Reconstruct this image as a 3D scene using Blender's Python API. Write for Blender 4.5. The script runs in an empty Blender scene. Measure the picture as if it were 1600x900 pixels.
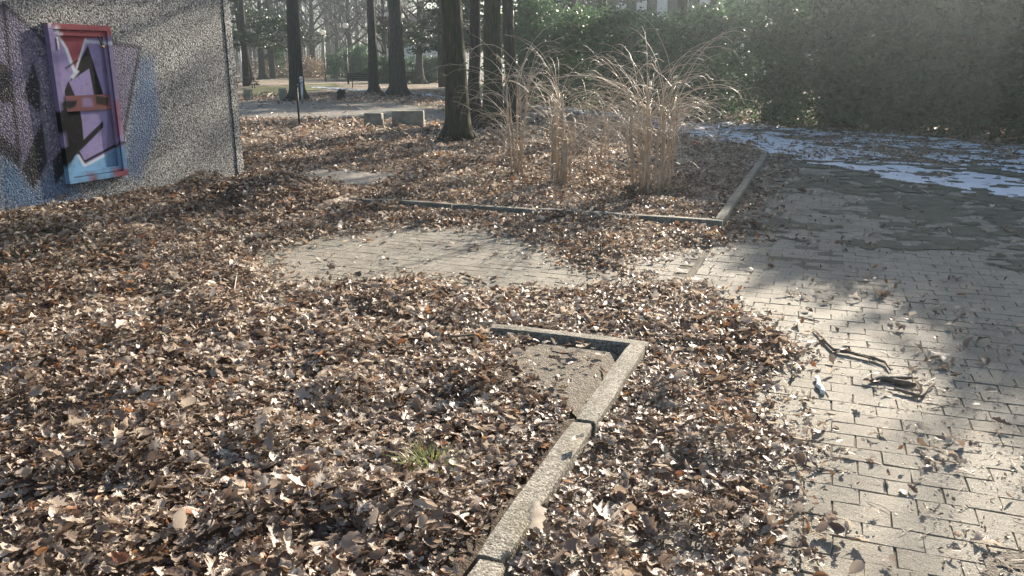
import bpy, math, random
import numpy as np
from mathutils import Vector, Matrix, Quaternion

# ------------------------------------------------------------------ camera, sky, sun, exposure
SC = bpy.context.scene
COL = SC.collection
CAM_H, FPX, PITCH, YAW = 1.6, 1280.0, math.radians(15.3), math.radians(20.5)
cam_d = bpy.data.cameras.new('camera')
cam_d.sensor_width = 36.0
cam_d.lens = FPX / 1600 * 36
cam_d.clip_start = 0.05
cam_d.clip_end = 2000
cam = bpy.data.objects.new('camera', cam_d)
COL.objects.link(cam)
cam.location = (0, 0, CAM_H)
cam.rotation_euler = (math.pi / 2 - PITCH, 0, YAW)
SC.camera = cam

SUN_AZ, SUN_EL = math.radians(11.5), math.radians(22)      # azimuth from +Y towards +X
S = Vector((math.sin(SUN_AZ) * math.cos(SUN_EL), math.cos(SUN_AZ) * math.cos(SUN_EL), math.sin(SUN_EL)))
W = bpy.data.worlds.new('World')
SC.world = W
W.use_nodes = True
wn = W.node_tree
sky = wn.nodes.new('ShaderNodeTexSky')
sky.sky_type = 'NISHITA'
sky.sun_disc = False
sky.sun_elevation = SUN_EL
sky.sun_rotation = SUN_AZ
sky.dust_density = 1.5
wn.links.new(sky.outputs[0], wn.nodes['Background'].inputs[0])
wn.nodes['Background'].inputs[1].default_value = 0.064
sun_d = bpy.data.lights.new('sun', 'SUN')
sun_d.energy = 5.0
sun_d.angle = math.radians(0.55)
sun_d.color = (1.0, 0.895, 0.75)
sun = bpy.data.objects.new('sun', sun_d)
COL.objects.link(sun)
sun.rotation_euler = S.to_track_quat('Z', 'Y').to_euler()
sun.location = (10, 40, 30)
SC.view_settings.view_transform = 'Standard'
SC.view_settings.look = 'None'
SC.view_settings.exposure = 1.74
SC.view_settings.gamma = 1.0
SC.render.engine = 'CYCLES'
SC.cycles.use_denoising = True
SC.cycles.max_bounces = 6
SC.cycles.diffuse_bounces = 3
SC.cycles.glossy_bounces = 2
SC.cycles.transmission_bounces = 4
SC.cycles.transparent_max_bounces = 6
SC.cycles.sample_clamp_indirect = 8

# ------------------------------------------------------------------ helpers
RNG = np.random.default_rng(7)
random.seed(11)
_R = Vector((math.cos(YAW), math.sin(YAW), 0))
_F = Vector((-math.sin(YAW) * math.cos(PITCH), math.cos(YAW) * math.cos(PITCH), -math.sin(PITCH)))
_U = Vector((-math.sin(YAW) * math.sin(PITCH), math.cos(YAW) * math.sin(PITCH), math.cos(PITCH)))


def ray(px, py):
    return _F + _R * ((px - 800) / FPX) + _U * ((450 - py) / FPX)


def gp(px, py, z=0.0):
    d = ray(px, py)
    t = (z - CAM_H) / d.z
    return (d.x * t, d.y * t)


def at(px, D):
    d = ray(px, 104)
    k = D / math.hypot(d.x, d.y)
    return (d.x * k, d.y * k)


WALL_X = -7.3


def wp(px, py, X=WALL_X):
    d = ray(px, py)
    t = X / d.x
    return (d.y * t, CAM_H + d.z * t)


def tag(o, label=None, cat=None, group=None, kind=None):
    if label: o['label'] = label
    if cat: o['category'] = cat
    if group: o['group'] = group
    if kind: o['kind'] = kind
    return o


def empty(name, loc=(0, 0, 0), rz=0.0):
    o = bpy.data.objects.new(name, None)
    o.empty_display_size = 0.2
    o.location = loc
    o.rotation_euler = (0, 0, rz)
    COL.objects.link(o)
    return o


def link(name, me, mat=None, parent=None, loc=None, rot=None):
    o = bpy.data.objects.new(name, me)
    if mat is not None and len(me.materials) == 0:
        me.materials.append(mat)
    if parent is not None: o.parent = parent
    if loc is not None: o.location = loc
    if rot is not None: o.rotation_euler = rot
    COL.objects.link(o)
    return o


def np_mesh(name, V, Q, attrs=None, smooth=False, colors=None):
    """V (n,3) array, Q (m,k) int array of equal-sized faces."""
    V = np.asarray(V, np.float32)
    Q = np.asarray(Q, np.int32)
    me = bpy.data.meshes.new(name)
    m, k = Q.shape
    me.vertices.add(len(V))
    me.vertices.foreach_set('co', V.ravel())
    me.loops.add(m * k)
    me.loops.foreach_set('vertex_index', Q.ravel())
    me.polygons.add(m)
    me.polygons.foreach_set('loop_start', np.arange(0, m * k, k, dtype=np.int32))
    me.update(calc_edges=True)
    me.polygons.foreach_set('use_smooth', np.full(m, bool(smooth)))
    for an, arr in (attrs or {}).items():
        a = me.attributes.new(an, 'FLOAT', 'POINT')
        a.data.foreach_set('value', np.asarray(arr, np.float32))
    for an, arr in (colors or {}).items():
        a = me.attributes.new(an, 'FLOAT_COLOR', 'POINT')
        c = np.ones((len(V), 4), np.float32)
        c[:, :arr.shape[1]] = arr
        a.data.foreach_set('color', c.ravel())
    return me


def py_mesh(name, V, F, smooth=False):
    me = bpy.data.meshes.new(name)
    me.from_pydata([tuple(v) for v in V], [], F)
    me.polygons.foreach_set('use_smooth', np.full(len(me.polygons), bool(smooth)))
    me.update()
    return me


def _hash(ix, iy, s):
    n = (ix.astype(np.int64) * 374761393 + iy.astype(np.int64) * 668265263 + s * 974711) & 0x7fffffff
    n = ((n ^ (n >> 13)) * 1274126177) & 0x7fffffff
    return ((n ^ (n >> 16)) & 0xffff) / 65535.0


def vnoise(x, y, s=0):
    x = np.asarray(x, float); y = np.asarray(y, float)
    ix = np.floor(x); iy = np.floor(y)
    fx = x - ix; fy = y - iy
    fx = fx * fx * (3 - 2 * fx); fy = fy * fy * (3 - 2 * fy)
    a = _hash(ix, iy, s); b = _hash(ix + 1, iy, s); c = _hash(ix, iy + 1, s); d = _hash(ix + 1, iy + 1, s)
    return (a * (1 - fx) + b * fx) * (1 - fy) + (c * (1 - fx) + d * fx) * fy


def fbm(x, y, s=0, o=3):
    v = 0; a = 0.5; t = 0
    for i in range(o):
        v = v + a * vnoise(x, y, s + i); t += a
        x = np.asarray(x) * 2.03; y = np.asarray(y) * 2.03; a *= 0.5
    return v / t


def sstep(a, b, x):
    t = np.clip((np.asarray(x, float) - a) / (b - a), 0, 1)
    return t * t * (3 - 2 * t)


def poly_sd(P, x, y):
    """signed distance to polygon (positive inside), vectorised"""
    x = np.asarray(x, float); y = np.asarray(y, float)
    n = len(P)
    d = np.full(x.shape, 1e9)
    ins = np.zeros(x.shape, bool)
    for i in range(n):
        ax, ay = P[i]; bx, by = P[(i + 1) % n]
        ex, ey = bx - ax, by - ay
        wx, wy = x - ax, y - ay
        t = np.clip((wx * ex + wy * ey) / max(ex * ex + ey * ey, 1e-9), 0, 1)
        d = np.minimum(d, np.hypot(wx - ex * t, wy - ey * t))
        if ay != by:
            c = ((ay > y) != (by > y)) & (x < (bx - ax) * (y - ay) / (by - ay) + ax)
            ins ^= c
    return np.where(ins, d, -d)


class Tubes:
    """collects tapered tubes into one mesh"""

    def __init__(self):
        self.V = []; self.F = []; self.n = 0

    def add(self, pts, rad, sides=6, cap=True):
        pts = [Vector(p) for p in pts]
        n = len(pts)
        base = self.n
        ref = None
        for i, p in enumerate(pts):
            t = (pts[min(i + 1, n - 1)] - pts[max(i - 1, 0)])
            if t.length < 1e-9: t = Vector((0, 0, 1))
            t.normalize()
            if ref is None:
                ref = t.cross(Vector((1, 0, 0)) if abs(t.x) < 0.8 else Vector((0, 1, 0)))
            a = (ref - t * ref.dot(t))
            a = a.normalized() if a.length > 1e-6 else t.orthogonal().normalized()
            b = t.cross(a)
            ref = a
            r = rad[i] if hasattr(rad, '__len__') else rad
            for k in range(sides):
                w = 2 * math.pi * k / sides
                self.V.append(p + (a * math.cos(w) + b * math.sin(w)) * r)
        self.n += n * sides
        for i in range(n - 1):
            for k in range(sides):
                k2 = (k + 1) % sides
                o = base + i * sides
                self.F.append((o + k, o + k2, o + sides + k2, o + sides + k))
        if cap:
            self.F.append(tuple(base + k for k in reversed(range(sides))))
            self.F.append(tuple(base + (n - 1) * sides + k for k in range(sides)))

    def mesh(self, name, smooth=True):
        return py_mesh(name, self.V, self.F, smooth)


def box_vf(x0, x1, y0, y1, z0, z1, ch=0.0):
    """box with chamfered upper edges"""
    if ch <= 0:
        V = [(x0, y0, z0), (x1, y0, z0), (x1, y1, z0), (x0, y1, z0), (x0, y0, z1), (x1, y0, z1), (x1, y1, z1), (x0, y1, z1)]
        F = [(0, 3, 2, 1), (4, 5, 6, 7), (0, 1, 5, 4), (1, 2, 6, 5), (2, 3, 7, 6), (3, 0, 4, 7)]
        return V, F
    V = [(x0, y0, z0), (x1, y0, z0), (x1, y1, z0), (x0, y1, z0),
         (x0, y0, z1 - ch), (x1, y0, z1 - ch), (x1, y1, z1 - ch), (x0, y1, z1 - ch),
         (x0 + ch, y0 + ch, z1), (x1 - ch, y0 + ch, z1), (x1 - ch, y1 - ch, z1), (x0 + ch, y1 - ch, z1)]
    F = [(0, 3, 2, 1), (8, 9, 10, 11)]
    for a, b in ((0, 4), (4, 8)):
        for i in range(4):
            j = (i + 1) % 4
            F.append((a + i, a + j, b + j, b + i))
    return V, F


class Boxes:
    def __init__(self): self.V = []; self.F = []

    def add(self, *a, ch=0.0):
        V, F = box_vf(*a, ch=ch)
        n = len(self.V)
        self.V += V
        self.F += [tuple(i + n for i in f) for f in F]
        return self

    def mesh(self, name): return py_mesh(name, self.V, self.F)


def bevel(o, w=0.01, seg=2):
    m = o.modifiers.new('bevel', 'BEVEL')
    m.width = w; m.segments = seg; m.limit_method = 'ANGLE'
    return o


# ------------------------------------------------------------------ materials
class Mat:
    def __init__(self, name):
        self.m = bpy.data.materials.new(name)
        self.m.use_nodes = True
        self.t = self.m.node_tree
        self.p = self.t.nodes['Principled BSDF']
        self.out = self.t.nodes['Material Output']
        self._pos = None

    def nd(self, ty, ins=None, **props):
        n = self.t.nodes.new('ShaderNode' + ty)
        for k, v in props.items(): setattr(n, k, v)
        for k, v in (ins or {}).items(): self.set(n.inputs[k], v)
        return n

    def set(self, sock, v):
        if isinstance(v, bpy.types.NodeSocket): self.t.links.new(v, sock)
        else:
            if hasattr(sock.default_value, '__len__') and len(sock.default_value) == 4 and len(v) == 3: v = (*v, 1)
            sock.default_value = v

    def pos(self, obj=False):
        if obj: return self.nd('TexCoord').outputs['Object']
        if self._pos is None: self._pos = self.nd('NewGeometry').outputs['Position']
        return self._pos

    def noise(self, scale, detail=4, rough=0.55, vec=None, out='Fac'):
        return self.nd('TexNoise', {'Vector': vec or self.pos(), 'Scale': scale, 'Detail': detail, 'Roughness': rough}).outputs[out]

    def voro(self, scale, out='Distance', feature='F1', vec=None, rnd=1.0):
        return self.nd('TexVoronoi', {'Vector': vec or self.pos(), 'Scale': scale, 'Randomness': rnd}, feature=feature).outputs[out]

    def ramp(self, fac, stops, interp='LINEAR'):
        n = self.nd('ValToRGB', {'Fac': fac})
        n.color_ramp.interpolation = interp
        el = n.color_ramp.elements
        while len(el) < len(stops): el.new(0.5)
        for e, (p, c) in zip(el, stops):
            e.position = p
            e.color = (*c, 1) if len(c) == 3 else c
        return n.outputs['Color']

    def mix(self, fac, a, b, mode='MIX'):
        n = self.nd('Mix', data_type='RGBA', blend_type=mode)
        self.set(n.inputs[0], fac); self.set(n.inputs[6], a); self.set(n.inputs[7], b)
        return n.outputs[2]

    def math(self, op, a, b=0.0, clamp=False):
        n = self.nd('Math', operation=op, use_clamp=clamp)
        self.set(n.inputs[0], a); self.set(n.inputs[1], b)
        return n.outputs[0]

    def attr(self, name, ty='GEOMETRY', out='Fac'):
        return self.nd('Attribute', attribute_name=name, attribute_type=ty).outputs[out]

    def bump(self, h, dist=0.01, strength=1.0, normal=None):
        n = self.nd('Bump', {'Height': h, 'Distance': dist, 'Strength': strength})
        if normal is not None: self.set(n.inputs['Normal'], normal)
        self.set(self.p.inputs['Normal'], n.outputs[0])
        return n.outputs[0]

    def done(self, color=None, rough=None, spec=None, metal=None):
        if color is not None: self.set(self.p.inputs['Base Color'], color)
        if rough is not None: self.set(self.p.inputs['Roughness'], rough)
        if spec is not None: self.set(self.p.inputs['Specular IOR Level'], spec)
        if metal is not None: self.set(self.p.inputs['Metallic'], metal)
        return self.m

    def translucent(self, color, fac):
        tr = self.nd('BsdfTranslucent', {'Color': color})
        mx = self.nd('MixShader', {0: fac, 1: self.p.outputs[0], 2: tr.outputs[0]})
        self.t.links.new(mx.outputs[0], self.out.inputs[0])


LEAF_STOPS = [(0.0, (0.10, 0.064, 0.046)), (0.2, (0.22, 0.148, 0.105)), (0.42, (0.40, 0.30, 0.225)),
              (0.65, (0.58, 0.475, 0.375)), (0.90, (0.74, 0.65, 0.545)), (0.925, (0.30, 0.12, 0.06)), (1.0, (0.42, 0.22, 0.09))]


def m_leaf():
    m = Mat('dry_leaf')
    t = m.math('ADD', m.attr('tint'), m.attr('tint', 'OBJECT'))
    c = m.ramp(t, LEAF_STOPS)
    mott = m.noise(60, 3)
    c = m.mix(m.math('MULTIPLY', mott, 0.35), c, (0.08, 0.055, 0.04))
    m.bump(m.noise(170, 2), 0.004, 0.5)
    m.done(c, 0.43, 0.5)
    m.translucent(c, 0.34)
    return m.m


def m_ground():
    m = Mat('leafy_soil')
    cell = m.nd('TexVoronoi', {'Vector': m.pos(), 'Scale': 17.0}, feature='F1')
    rnd = m.nd('SeparateColor', {0: cell.outputs['Color']}).outputs[0]
    leaf = m.ramp(m.math('MULTIPLY', rnd, 0.93), LEAF_STOPS)
    soil = m.mix(m.noise(30, 5), (0.035, 0.026, 0.02), (0.12, 0.092, 0.07))
    big = m.ramp(m.noise(1.3, 4), [(0.35, (0.25,) * 3), (0.65, (0.85,) * 3)])
    near = m.attr('far')
    c = m.mix(m.math('MULTIPLY', near, big), soil, leaf)
    moss = m.ramp(m.noise(0.35, 5), [(0.52, (0,) * 3), (0.66, (0.7,) * 3)])
    c = m.mix(m.math('MULTIPLY', moss, near), c, (0.075, 0.09, 0.03))
    h = m.math('ADD', m.math('MULTIPLY', m.noise(120, 4), 0.5), m.math('MULTIPLY', cell.outputs['Distance'], 0.8))
    m.bump(h, 0.03, 0.8)
    return m.done(c, 0.9, 0.2)


def m_paver():
    m = Mat('concrete_paver')
    t = m.math('ADD', m.attr('tint'), m.attr('tint', 'OBJECT'))
    c = m.mix(t, (0.20, 0.175, 0.135), (0.27, 0.24, 0.188))
    sp = m.noise(150, 3, 0.7)
    c = m.mix(m.ramp(sp, [(0.42, (0,) * 3), (0.62, (0.8,) * 3)]), c, (0.36, 0.335, 0.29))
    c = m.mix(m.ramp(m.noise(125, 3, 0.7), [(0.53, (0,) * 3), (0.66, (0.75,) * 3)]), c, (0.085, 0.075, 0.06))
    st = m.ramp(m.noise(2.2, 5), [(0.45, (0,) * 3), (0.72, (0.7,) * 3)])
    c = m.mix(st, c, (0.155, 0.132, 0.10))
    du = m.ramp(m.noise(5.5, 6, 0.7), [(0.5, (0,) * 3), (0.7, (0.65,) * 3)])
    c = m.mix(du, c, (0.30, 0.265, 0.205))
    m.bump(m.math('ADD', m.noise(150, 4, 0.7), m.math('MULTIPLY', m.noise(30, 3), 0.8)), 0.008, 0.8)
    return m.done(c, 0.75, 0.22)


def m_kerb():
    m = Mat('washed_concrete')
    v = m.nd('TexVoronoi', {'Vector': m.pos(), 'Scale': 110.0}, feature='F1')
    r = m.nd('SeparateColor', {0: v.outputs['Color']}).outputs[0]
    c = m.ramp(r, [(0.0, (0.09, 0.078, 0.06)), (0.45, (0.21, 0.185, 0.15)), (1.0, (0.36, 0.33, 0.27))])
    c = m.mix(m.ramp(m.noise(5, 5), [(0.45, (0,) * 3), (0.7, (0.7,) * 3)]), c, (0.10, 0.095, 0.06))
    m.bump(m.math('SUBTRACT', m.noise(70, 3), v.outputs['Distance']), 0.004, 0.6)
    return m.done(c, 0.8, 0.3)


def m_aggregate(painted=True):
    m = Mat('painted_pebble_wall' if painted else 'pebble_dash')
    v = m.nd('TexVoronoi', {'Vector': m.pos(), 'Scale': 56.0}, feature='F1')
    r = m.nd('SeparateColor', {0: v.outputs['Color']}).outputs[0]
    bare = m.ramp(r, [(0.0, (0.19, 0.18, 0.165)), (0.4, (0.42, 0.405, 0.38)), (0.8, (0.60, 0.58, 0.545)), (1.0, (0.75, 0.735, 0.70))])
    gap = m.ramp(v.outputs['Distance'], [(0.35, (0,) * 3), (0.75, (1,) * 3)])
    bare = m.mix(gap, bare, (0.06, 0.058, 0.055))
    paint = m.attr('paint', out='Color')
    al = m.attr('paint', out='Alpha') if painted else 0.0
    # paint wears off the pebble tips
    worn = m.math('MULTIPLY', al, m.ramp(r, [(0.82, (1,) * 3), (1.0, (0.7,) * 3)]))
    pc = m.mix(m.math('MULTIPLY', gap, 0.5), paint, (0.03, 0.03, 0.035))
    c = m.mix(worn, bare, pc)
    dirt = m.ramp(m.noise(1.1, 5), [(0.4, (0.75,) * 3), (0.65, (1,) * 3)])
    c = m.mix(1.0, c, dirt, 'MULTIPLY')
    m.bump(m.math('SUBTRACT', m.math('MULTIPLY', m.noise(45, 3), 0.4), v.outputs['Distance']), 0.008, 0.8)
    return m.done(c, 0.7, 0.3)


def m_painted(name='painted_board'):
    m = Mat(name)
    c = m.attr('paint', out='Color')
    c = m.mix(m.ramp(m.noise(14, 5), [(0.5, (0,) * 3), (0.75, (0.35,) * 3)]), c, (0.035, 0.03, 0.038))
    m.bump(m.noise(55, 3), 0.003, 0.4)
    return m.done(c, 0.6, 0.12)


def m_simple(name, a, b, scale=20, rough=0.8, bump=0.004, bscale=None, spec=0.3, metal=0.0, obj=False, detail=4):
    m = Mat(name)
    v = m.pos(obj)
    c = m.mix(m.ramp(m.noise(scale, detail, vec=v), [(0.3, (0,) * 3), (0.7, (1,) * 3)]), a, b)
    if bump: m.bump(m.noise(bscale or scale * 3, 4, vec=v), bump, 0.8)
    return m.done(c, rough, spec, metal)


def m_bark(name, a, b, moss=0.0):
    m = Mat(name)
    mp = m.nd('Mapping', {'Vector': m.nd('TexCoord').outputs['Object'], 'Scale': (1, 1, 0.16)})
    n1 = m.noise(22, 5, 0.65, vec=mp.outputs[0])
    c = m.mix(m.ramp(n1, [(0.35, (0,) * 3), (0.65, (1,) * 3)]), a, b)
    if moss:
        c = m.mix(m.math('MULTIPLY', m.ramp(m.noise(3, 4), [(0.42, (0,) * 3), (0.62, (1,) * 3)]), moss), c, (0.055, 0.065, 0.022))
    m.bump(n1, 0.05, 0.9)
    return m.done(c, 0.9, 0.2)


def m_foliage(name, stops, tr=0.35, rough=0.45):
    m = Mat(name)
    c = m.ramp(m.attr('tint'), stops)
    m.done(c, rough, 0.4)
    m.translucent(c, tr)
    return m.m


def m_snow():
    m = Mat('old_snow')
    c = m.mix(m.ramp(m.noise(9, 5), [(0.5, (0,) * 3), (0.8, (0.6,) * 3)]), (0.72, 0.75, 0.80), (0.33, 0.31, 0.28))
    m.bump(m.noise(35, 4), 0.02, 0.6)
    return m.done(c, 0.55, 0.4)


def m_glass(name, c=(0.05, 0.06, 0.07)):
    m = Mat(name)
    return m.done(c, 0.08, 0.6)


def m_globe():
    m = Mat('opal_globe')
    m.done((0.82, 0.80, 0.74), 0.25, 0.5)
    m.translucent((0.85, 0.82, 0.76), 0.5)
    return m.m


M = dict(
    leaf=m_leaf(), ground=m_ground(), paver=m_paver(), kerb=m_kerb(), aggregate=m_aggregate(), pebble=m_aggregate(False), painted=m_painted(),
    concrete=m_simple('bare_concrete', (0.17, 0.15, 0.125), (0.26, 0.235, 0.20), 9, 0.85, 0.006, 60),
    stone=m_simple('mossy_stone', (0.16, 0.155, 0.12), (0.33, 0.31, 0.25), 7, 0.9, 0.02, 30),
    asphalt=m_simple('worn_asphalt', (0.15, 0.135, 0.115), (0.23, 0.21, 0.18), 3, 0.85, 0.006, 120),
    joint=m_simple('joint_sand', (0.09, 0.075, 0.058), (0.17, 0.145, 0.11), 40, 0.95, 0.006, 150),
    soil=m_simple('bare_soil', (0.12, 0.10, 0.078), (0.27, 0.235, 0.19), 26, 0.95, 0.03, 90),
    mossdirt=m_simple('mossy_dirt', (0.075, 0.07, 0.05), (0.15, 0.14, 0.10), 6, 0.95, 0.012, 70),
    grass=m_simple('winter_lawn', (0.10, 0.12, 0.035), (0.24, 0.22, 0.11), 2.5, 0.95, 0.05, 40),
    bark=m_bark('dark_bark', (0.028, 0.024, 0.02), (0.085, 0.072, 0.06)),
    mossbark=m_bark('mossy_bark', (0.03, 0.026, 0.02), (0.10, 0.085, 0.065), 0.6),
    twig=m_simple('grey_twig', (0.07, 0.06, 0.055), (0.17, 0.145, 0.13), 3, 0.85, 0),
    cane=m_simple('dry_cane', (0.34, 0.24, 0.16), (0.52, 0.41, 0.30), 12, 0.7, 0.004, 80),
    shoot=m_simple('pale_shoot', (0.42, 0.33, 0.24), (0.62, 0.52, 0.41), 6, 0.5, 0),
    cutwood=m_simple('cut_wood', (0.42, 0.29, 0.16), (0.52, 0.38, 0.23), 20, 0.8, 0.004),
    stick=m_simple('dead_stick', (0.10, 0.075, 0.055), (0.24, 0.19, 0.14), 30, 0.8, 0.004, 120),
    darkstick=m_simple('wet_stick', (0.03, 0.024, 0.02), (0.08, 0.06, 0.05), 30, 0.7, 0.004, 120),
    palestick=m_simple('bleached_stick', (0.45, 0.40, 0.33), (0.62, 0.57, 0.48), 30, 0.7, 0.003, 120),
    paper=m_simple('white_paper', (0.75, 0.74, 0.70), (0.85, 0.84, 0.80), 30, 0.6, 0.001),
    steel=m_simple('galvanised_steel', (0.42, 0.43, 0.44), (0.55, 0.56, 0.57), 20, 0.4, 0, metal=0.8),
    iron=m_simple('dark_iron', (0.018, 0.018, 0.02), (0.04, 0.038, 0.036), 20, 0.5, 0),
    brass=m_simple('brass', (0.55, 0.38, 0.12), (0.7, 0.5, 0.2), 20, 0.35, 0, metal=0.9),
    globe=m_globe(), snow=m_snow(), glass=m_glass('dark_glass'),
    plaster=m_simple('pale_plaster', (0.60, 0.60, 0.62), (0.72, 0.72, 0.73), 0.6, 0.9, 0.004, 30),
    plaster_b=m_simple('white_render', (0.66, 0.63, 0.60), (0.78, 0.75, 0.71), 0.6, 0.9, 0.004, 30),
    rooftile=m_simple('brown_roof', (0.12, 0.07, 0.05), (0.2, 0.12, 0.08), 5, 0.85, 0.01),
    evergreen=m_foliage('laurel_leaf', [(0.0, (0.022, 0.05, 0.022)), (0.5, (0.05, 0.10, 0.04)), (1.0, (0.11, 0.165, 0.07))], 0.5),
    needle=m_foliage('pine_needle', [(0.0, (0.018, 0.032, 0.014)), (0.6, (0.038, 0.06, 0.026)), (1.0, (0.085, 0.095, 0.04))], 0.25),
    blade=m_foliage('grass_blade', [(0.0, (0.09, 0.13, 0.03)), (0.5, (0.20, 0.25, 0.06)), (1.0, (0.42, 0.40, 0.18))], 0.4),
    dryshrub=m_foliage('dry_shrub_leaf', [(0.0, (0.10, 0.065, 0.045)), (0.6, (0.22, 0.15, 0.10)), (1.0, (0.36, 0.26, 0.18))], 0.3),
)

# ------------------------------------------------------------------ ground
# layout in metres: the paved path runs along +Y right of x = -0.85; a cross path runs west between y = 4.75 and 8.3 to the painted wall at x = -7.3
PAVE_MAIN = (-0.84, 3.2, 0.6, 15.2)
PAVE_CROSS = (-5.2, -0.84, 4.46, 8.34)


def in_rect(x, y, r): return (x > r[0]) & (x < r[1]) & (y > r[2]) & (y < r[3])


def hz(x, y):
    """height of the earth"""
    x = np.asarray(x, float); y = np.asarray(y, float)
    n = fbm(x * 1.3, y * 1.3, 3) - 0.5
    near_bed = sstep(0, 0.10, -0.92 - x) * sstep(0, 0.10, 4.38 - y)
    far_bed = sstep(0, 0.10, -0.92 - x) * sstep(0, 0.1, y - 8.42) * sstep(0, 3, 20 - y)
    z = -0.03 + near_bed * (0.05 + 0.03 * n) + far_bed * (0.045 + 0.04 * n)
    bank = np.exp(-((x + 7.3) / 1.25) ** 2) * sstep(9.6, 8.4, y)
    z = z + 0.19 * bank * (0.75 + 0.8 * n)
    mound = np.exp(-(((x + 5.9) / 0.75) ** 2 + ((y - 8.05) / 0.6) ** 2))
    z = z + 0.24 * mound
    west = sstep(-5.0, -5.7, x) * sstep(4.3, 5.0, y) * sstep(8.5, 8.2, y)
    z = z + west * 0.06
    hum = np.exp(-(((x + 2.75) / 0.55) ** 2 + ((y - 10.3) / 0.5) ** 2)) + 0.9 * np.exp(-(((x + 1.9) / 0.5) ** 2 + ((y - 10.5) / 0.5) ** 2))
    z = z + 0.05 * hum
    far = sstep(9, 22, np.hypot(x, y))
    z = z + far * (0.025 + 0.05 * n)
    verge = sstep(0, 0.3, x - 3.2) + sstep(0, 0.4, y - 15.2)
    z = z + 0.025 * np.clip(verge, 0, 1) * (1 - far)
    return z


def lines(lo, hi, a, b, d, g):
    L = list(np.arange(a, b + 1e-6, d))
    s = d; v = b
    while v < hi: s *= g; v += s; L.append(v)
    s = d; v = a
    while v > lo: s *= g; v -= s; L.insert(0, v)
    return np.array(L)


gx = lines(-420, 420, -8.6, 3.6, 0.07, 1.13)
gy = lines(-60, 700, 0.9, 11.5, 0.07, 1.11)
GX, GY = np.meshgrid(gx, gy)
GZ = hz(GX, GY) + 0.012 * (vnoise(GX * 9, GY * 9, 5) - 0.5)
nx, ny = len(gx), len(gy)
ii = (np.arange(ny - 1)[:, None] * nx + np.arange(nx - 1)[None, :]).ravel()
GQ = np.stack([ii, ii + 1, ii + nx + 1, ii + nx], 1)
gfar = sstep(3, 9, np.hypot(GX, GY)).ravel()
gm = np_mesh('ground', np.stack([GX, GY, GZ], -1).reshape(-1, 3), GQ, {'far': gfar}, True)
tag(link('ground', gm, M['ground']), 'brown leafy earth and lawn of the park, running back to the far trees', 'ground', kind='structure')


def sheet(name, poly, z, mat, label, cat, step=None, jit=0.0, kind='structure', seed=0, follow=True, thick=0.0, hole=None):
    """flat sheet clipped to a polygon by dropping grid cells"""
    P = np.array(poly)
    x0, y0 = P.min(0); x1, y1 = P.max(0)
    step = step or max(x1 - x0, y1 - y0) / 120
    xs = np.arange(x0 - step, x1 + step, step); ys = np.arange(y0 - step, y1 + step, step)
    X, Y = np.meshgrid(xs, ys)
    sd = poly_sd(poly, X, Y) + jit * (fbm(X * 1.7, Y * 1.7, 20 + seed, 4) - 0.5)
    if hole is not None: sd = np.minimum(sd, hole(X, Y))
    Z = (hz(X, Y) if follow else 0) + z + thick * np.clip(sd / 0.1, 0, 1)
    n = len(xs)
    k = (np.arange(len(ys) - 1)[:, None] * n + np.arange(n - 1)[None, :])
    keep = (sd[:-1, :-1] > 0) & (sd[1:, :-1] > 0) & (sd[:-1, 1:] > 0) & (sd[1:, 1:] > 0)
    k = k[keep]
    Q = np.stack([k, k + 1, k + n + 1, k + n], 1)
    used = np.unique(Q)
    mp = np.full(X.size, -1); mp[used] = np.arange(len(used))
    V = np.stack([X, Y, Z + np.zeros_like(X)], -1).reshape(-1, 3)[used]
    o = link(name, np_mesh(name, V, mp[Q], smooth=True), mat)
    return tag(o, label, cat, kind=kind)


ICE = [(5.2, 8.6), (1.5, 13.8), (-2, 19.4), (-6.5, 26.6), (-13, 33.5), (-21, 41.2), (-40, 56)]


def ribbon(pts, w):
    L, Rr = [], []
    for i, p in enumerate(pts):
        a = Vector(pts[max(i - 1, 0)]); b = Vector(pts[min(i + 1, len(pts) - 1)])
        t = (b - a).normalized(); nrm = Vector((-t.y, t.x))
        ww = w[i] if hasattr(w, '__len__') else w
        L.append(tuple(Vector(p) + nrm * ww)); Rr.append(tuple(Vector(p) - nrm * ww))
    return L + Rr[::-1]


ICE_RIB = ribbon(ICE, 0.95)
sheet('asphalt_path', [(-9.3, 21.2), (-16, 21.0), (-60, 20), (-60, 30), (-24, 30.6), (-17, 31.5), (-12, 27)], 0.012, M['asphalt'],
      'grey asphalt path crossing behind the metal post and stone blocks', 'path', 0.5, 0.6)
sheet('icy_path', ribbon(ICE, 0.85), 0.014, M['asphalt'], 'dark path with snow on it running in front of the evergreen hedge', 'path', 0.22, 0.25)
sheet('far_path', [at(500, 92), at(560, 76), at(585, 80), at(545, 100), at(505, 130)], 0.02, M['concrete'],
      'pale sunlit path running past the two far globe lamps', 'path', 0.6, 0.2)
sheet('lawn', [at(372, 45), at(455, 42), at(530, 62), at(530, 75), at(372, 62)], 0.02, M['grass'],
      'yellowish sunlit lawn behind the pair of pale stone blocks', 'lawn', 0.6, 1.5)
sheet('far_lawn', [at(525, 100), at(575, 84), at(640, 84), at(640, 100), at(560, 125)], 0.025, M['grass'],
      'bright green lawn strip beyond the far globe lamps', 'lawn', 0.8, 1.0)

# paving bed of sand under the pavers
for nm, r, lb in (('path_bed', PAVE_MAIN, 'dark sand bedding between the pavers of the wide path'),
                  ('cross_path_bed', PAVE_CROSS, 'dark sand bedding between the pavers of the cross path')):
    V, F = box_vf(r[0] + 0.004, r[1] - 0.004, r[2] + 0.004, r[3] - 0.004, -0.2, -0.0048)
    tag(link(nm, py_mesh(nm, V, F), M['joint']), lb, 'paving', kind='structure')

# ------------------------------------------------------------------ pavers
PW, PH = 0.20, 0.128


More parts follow.
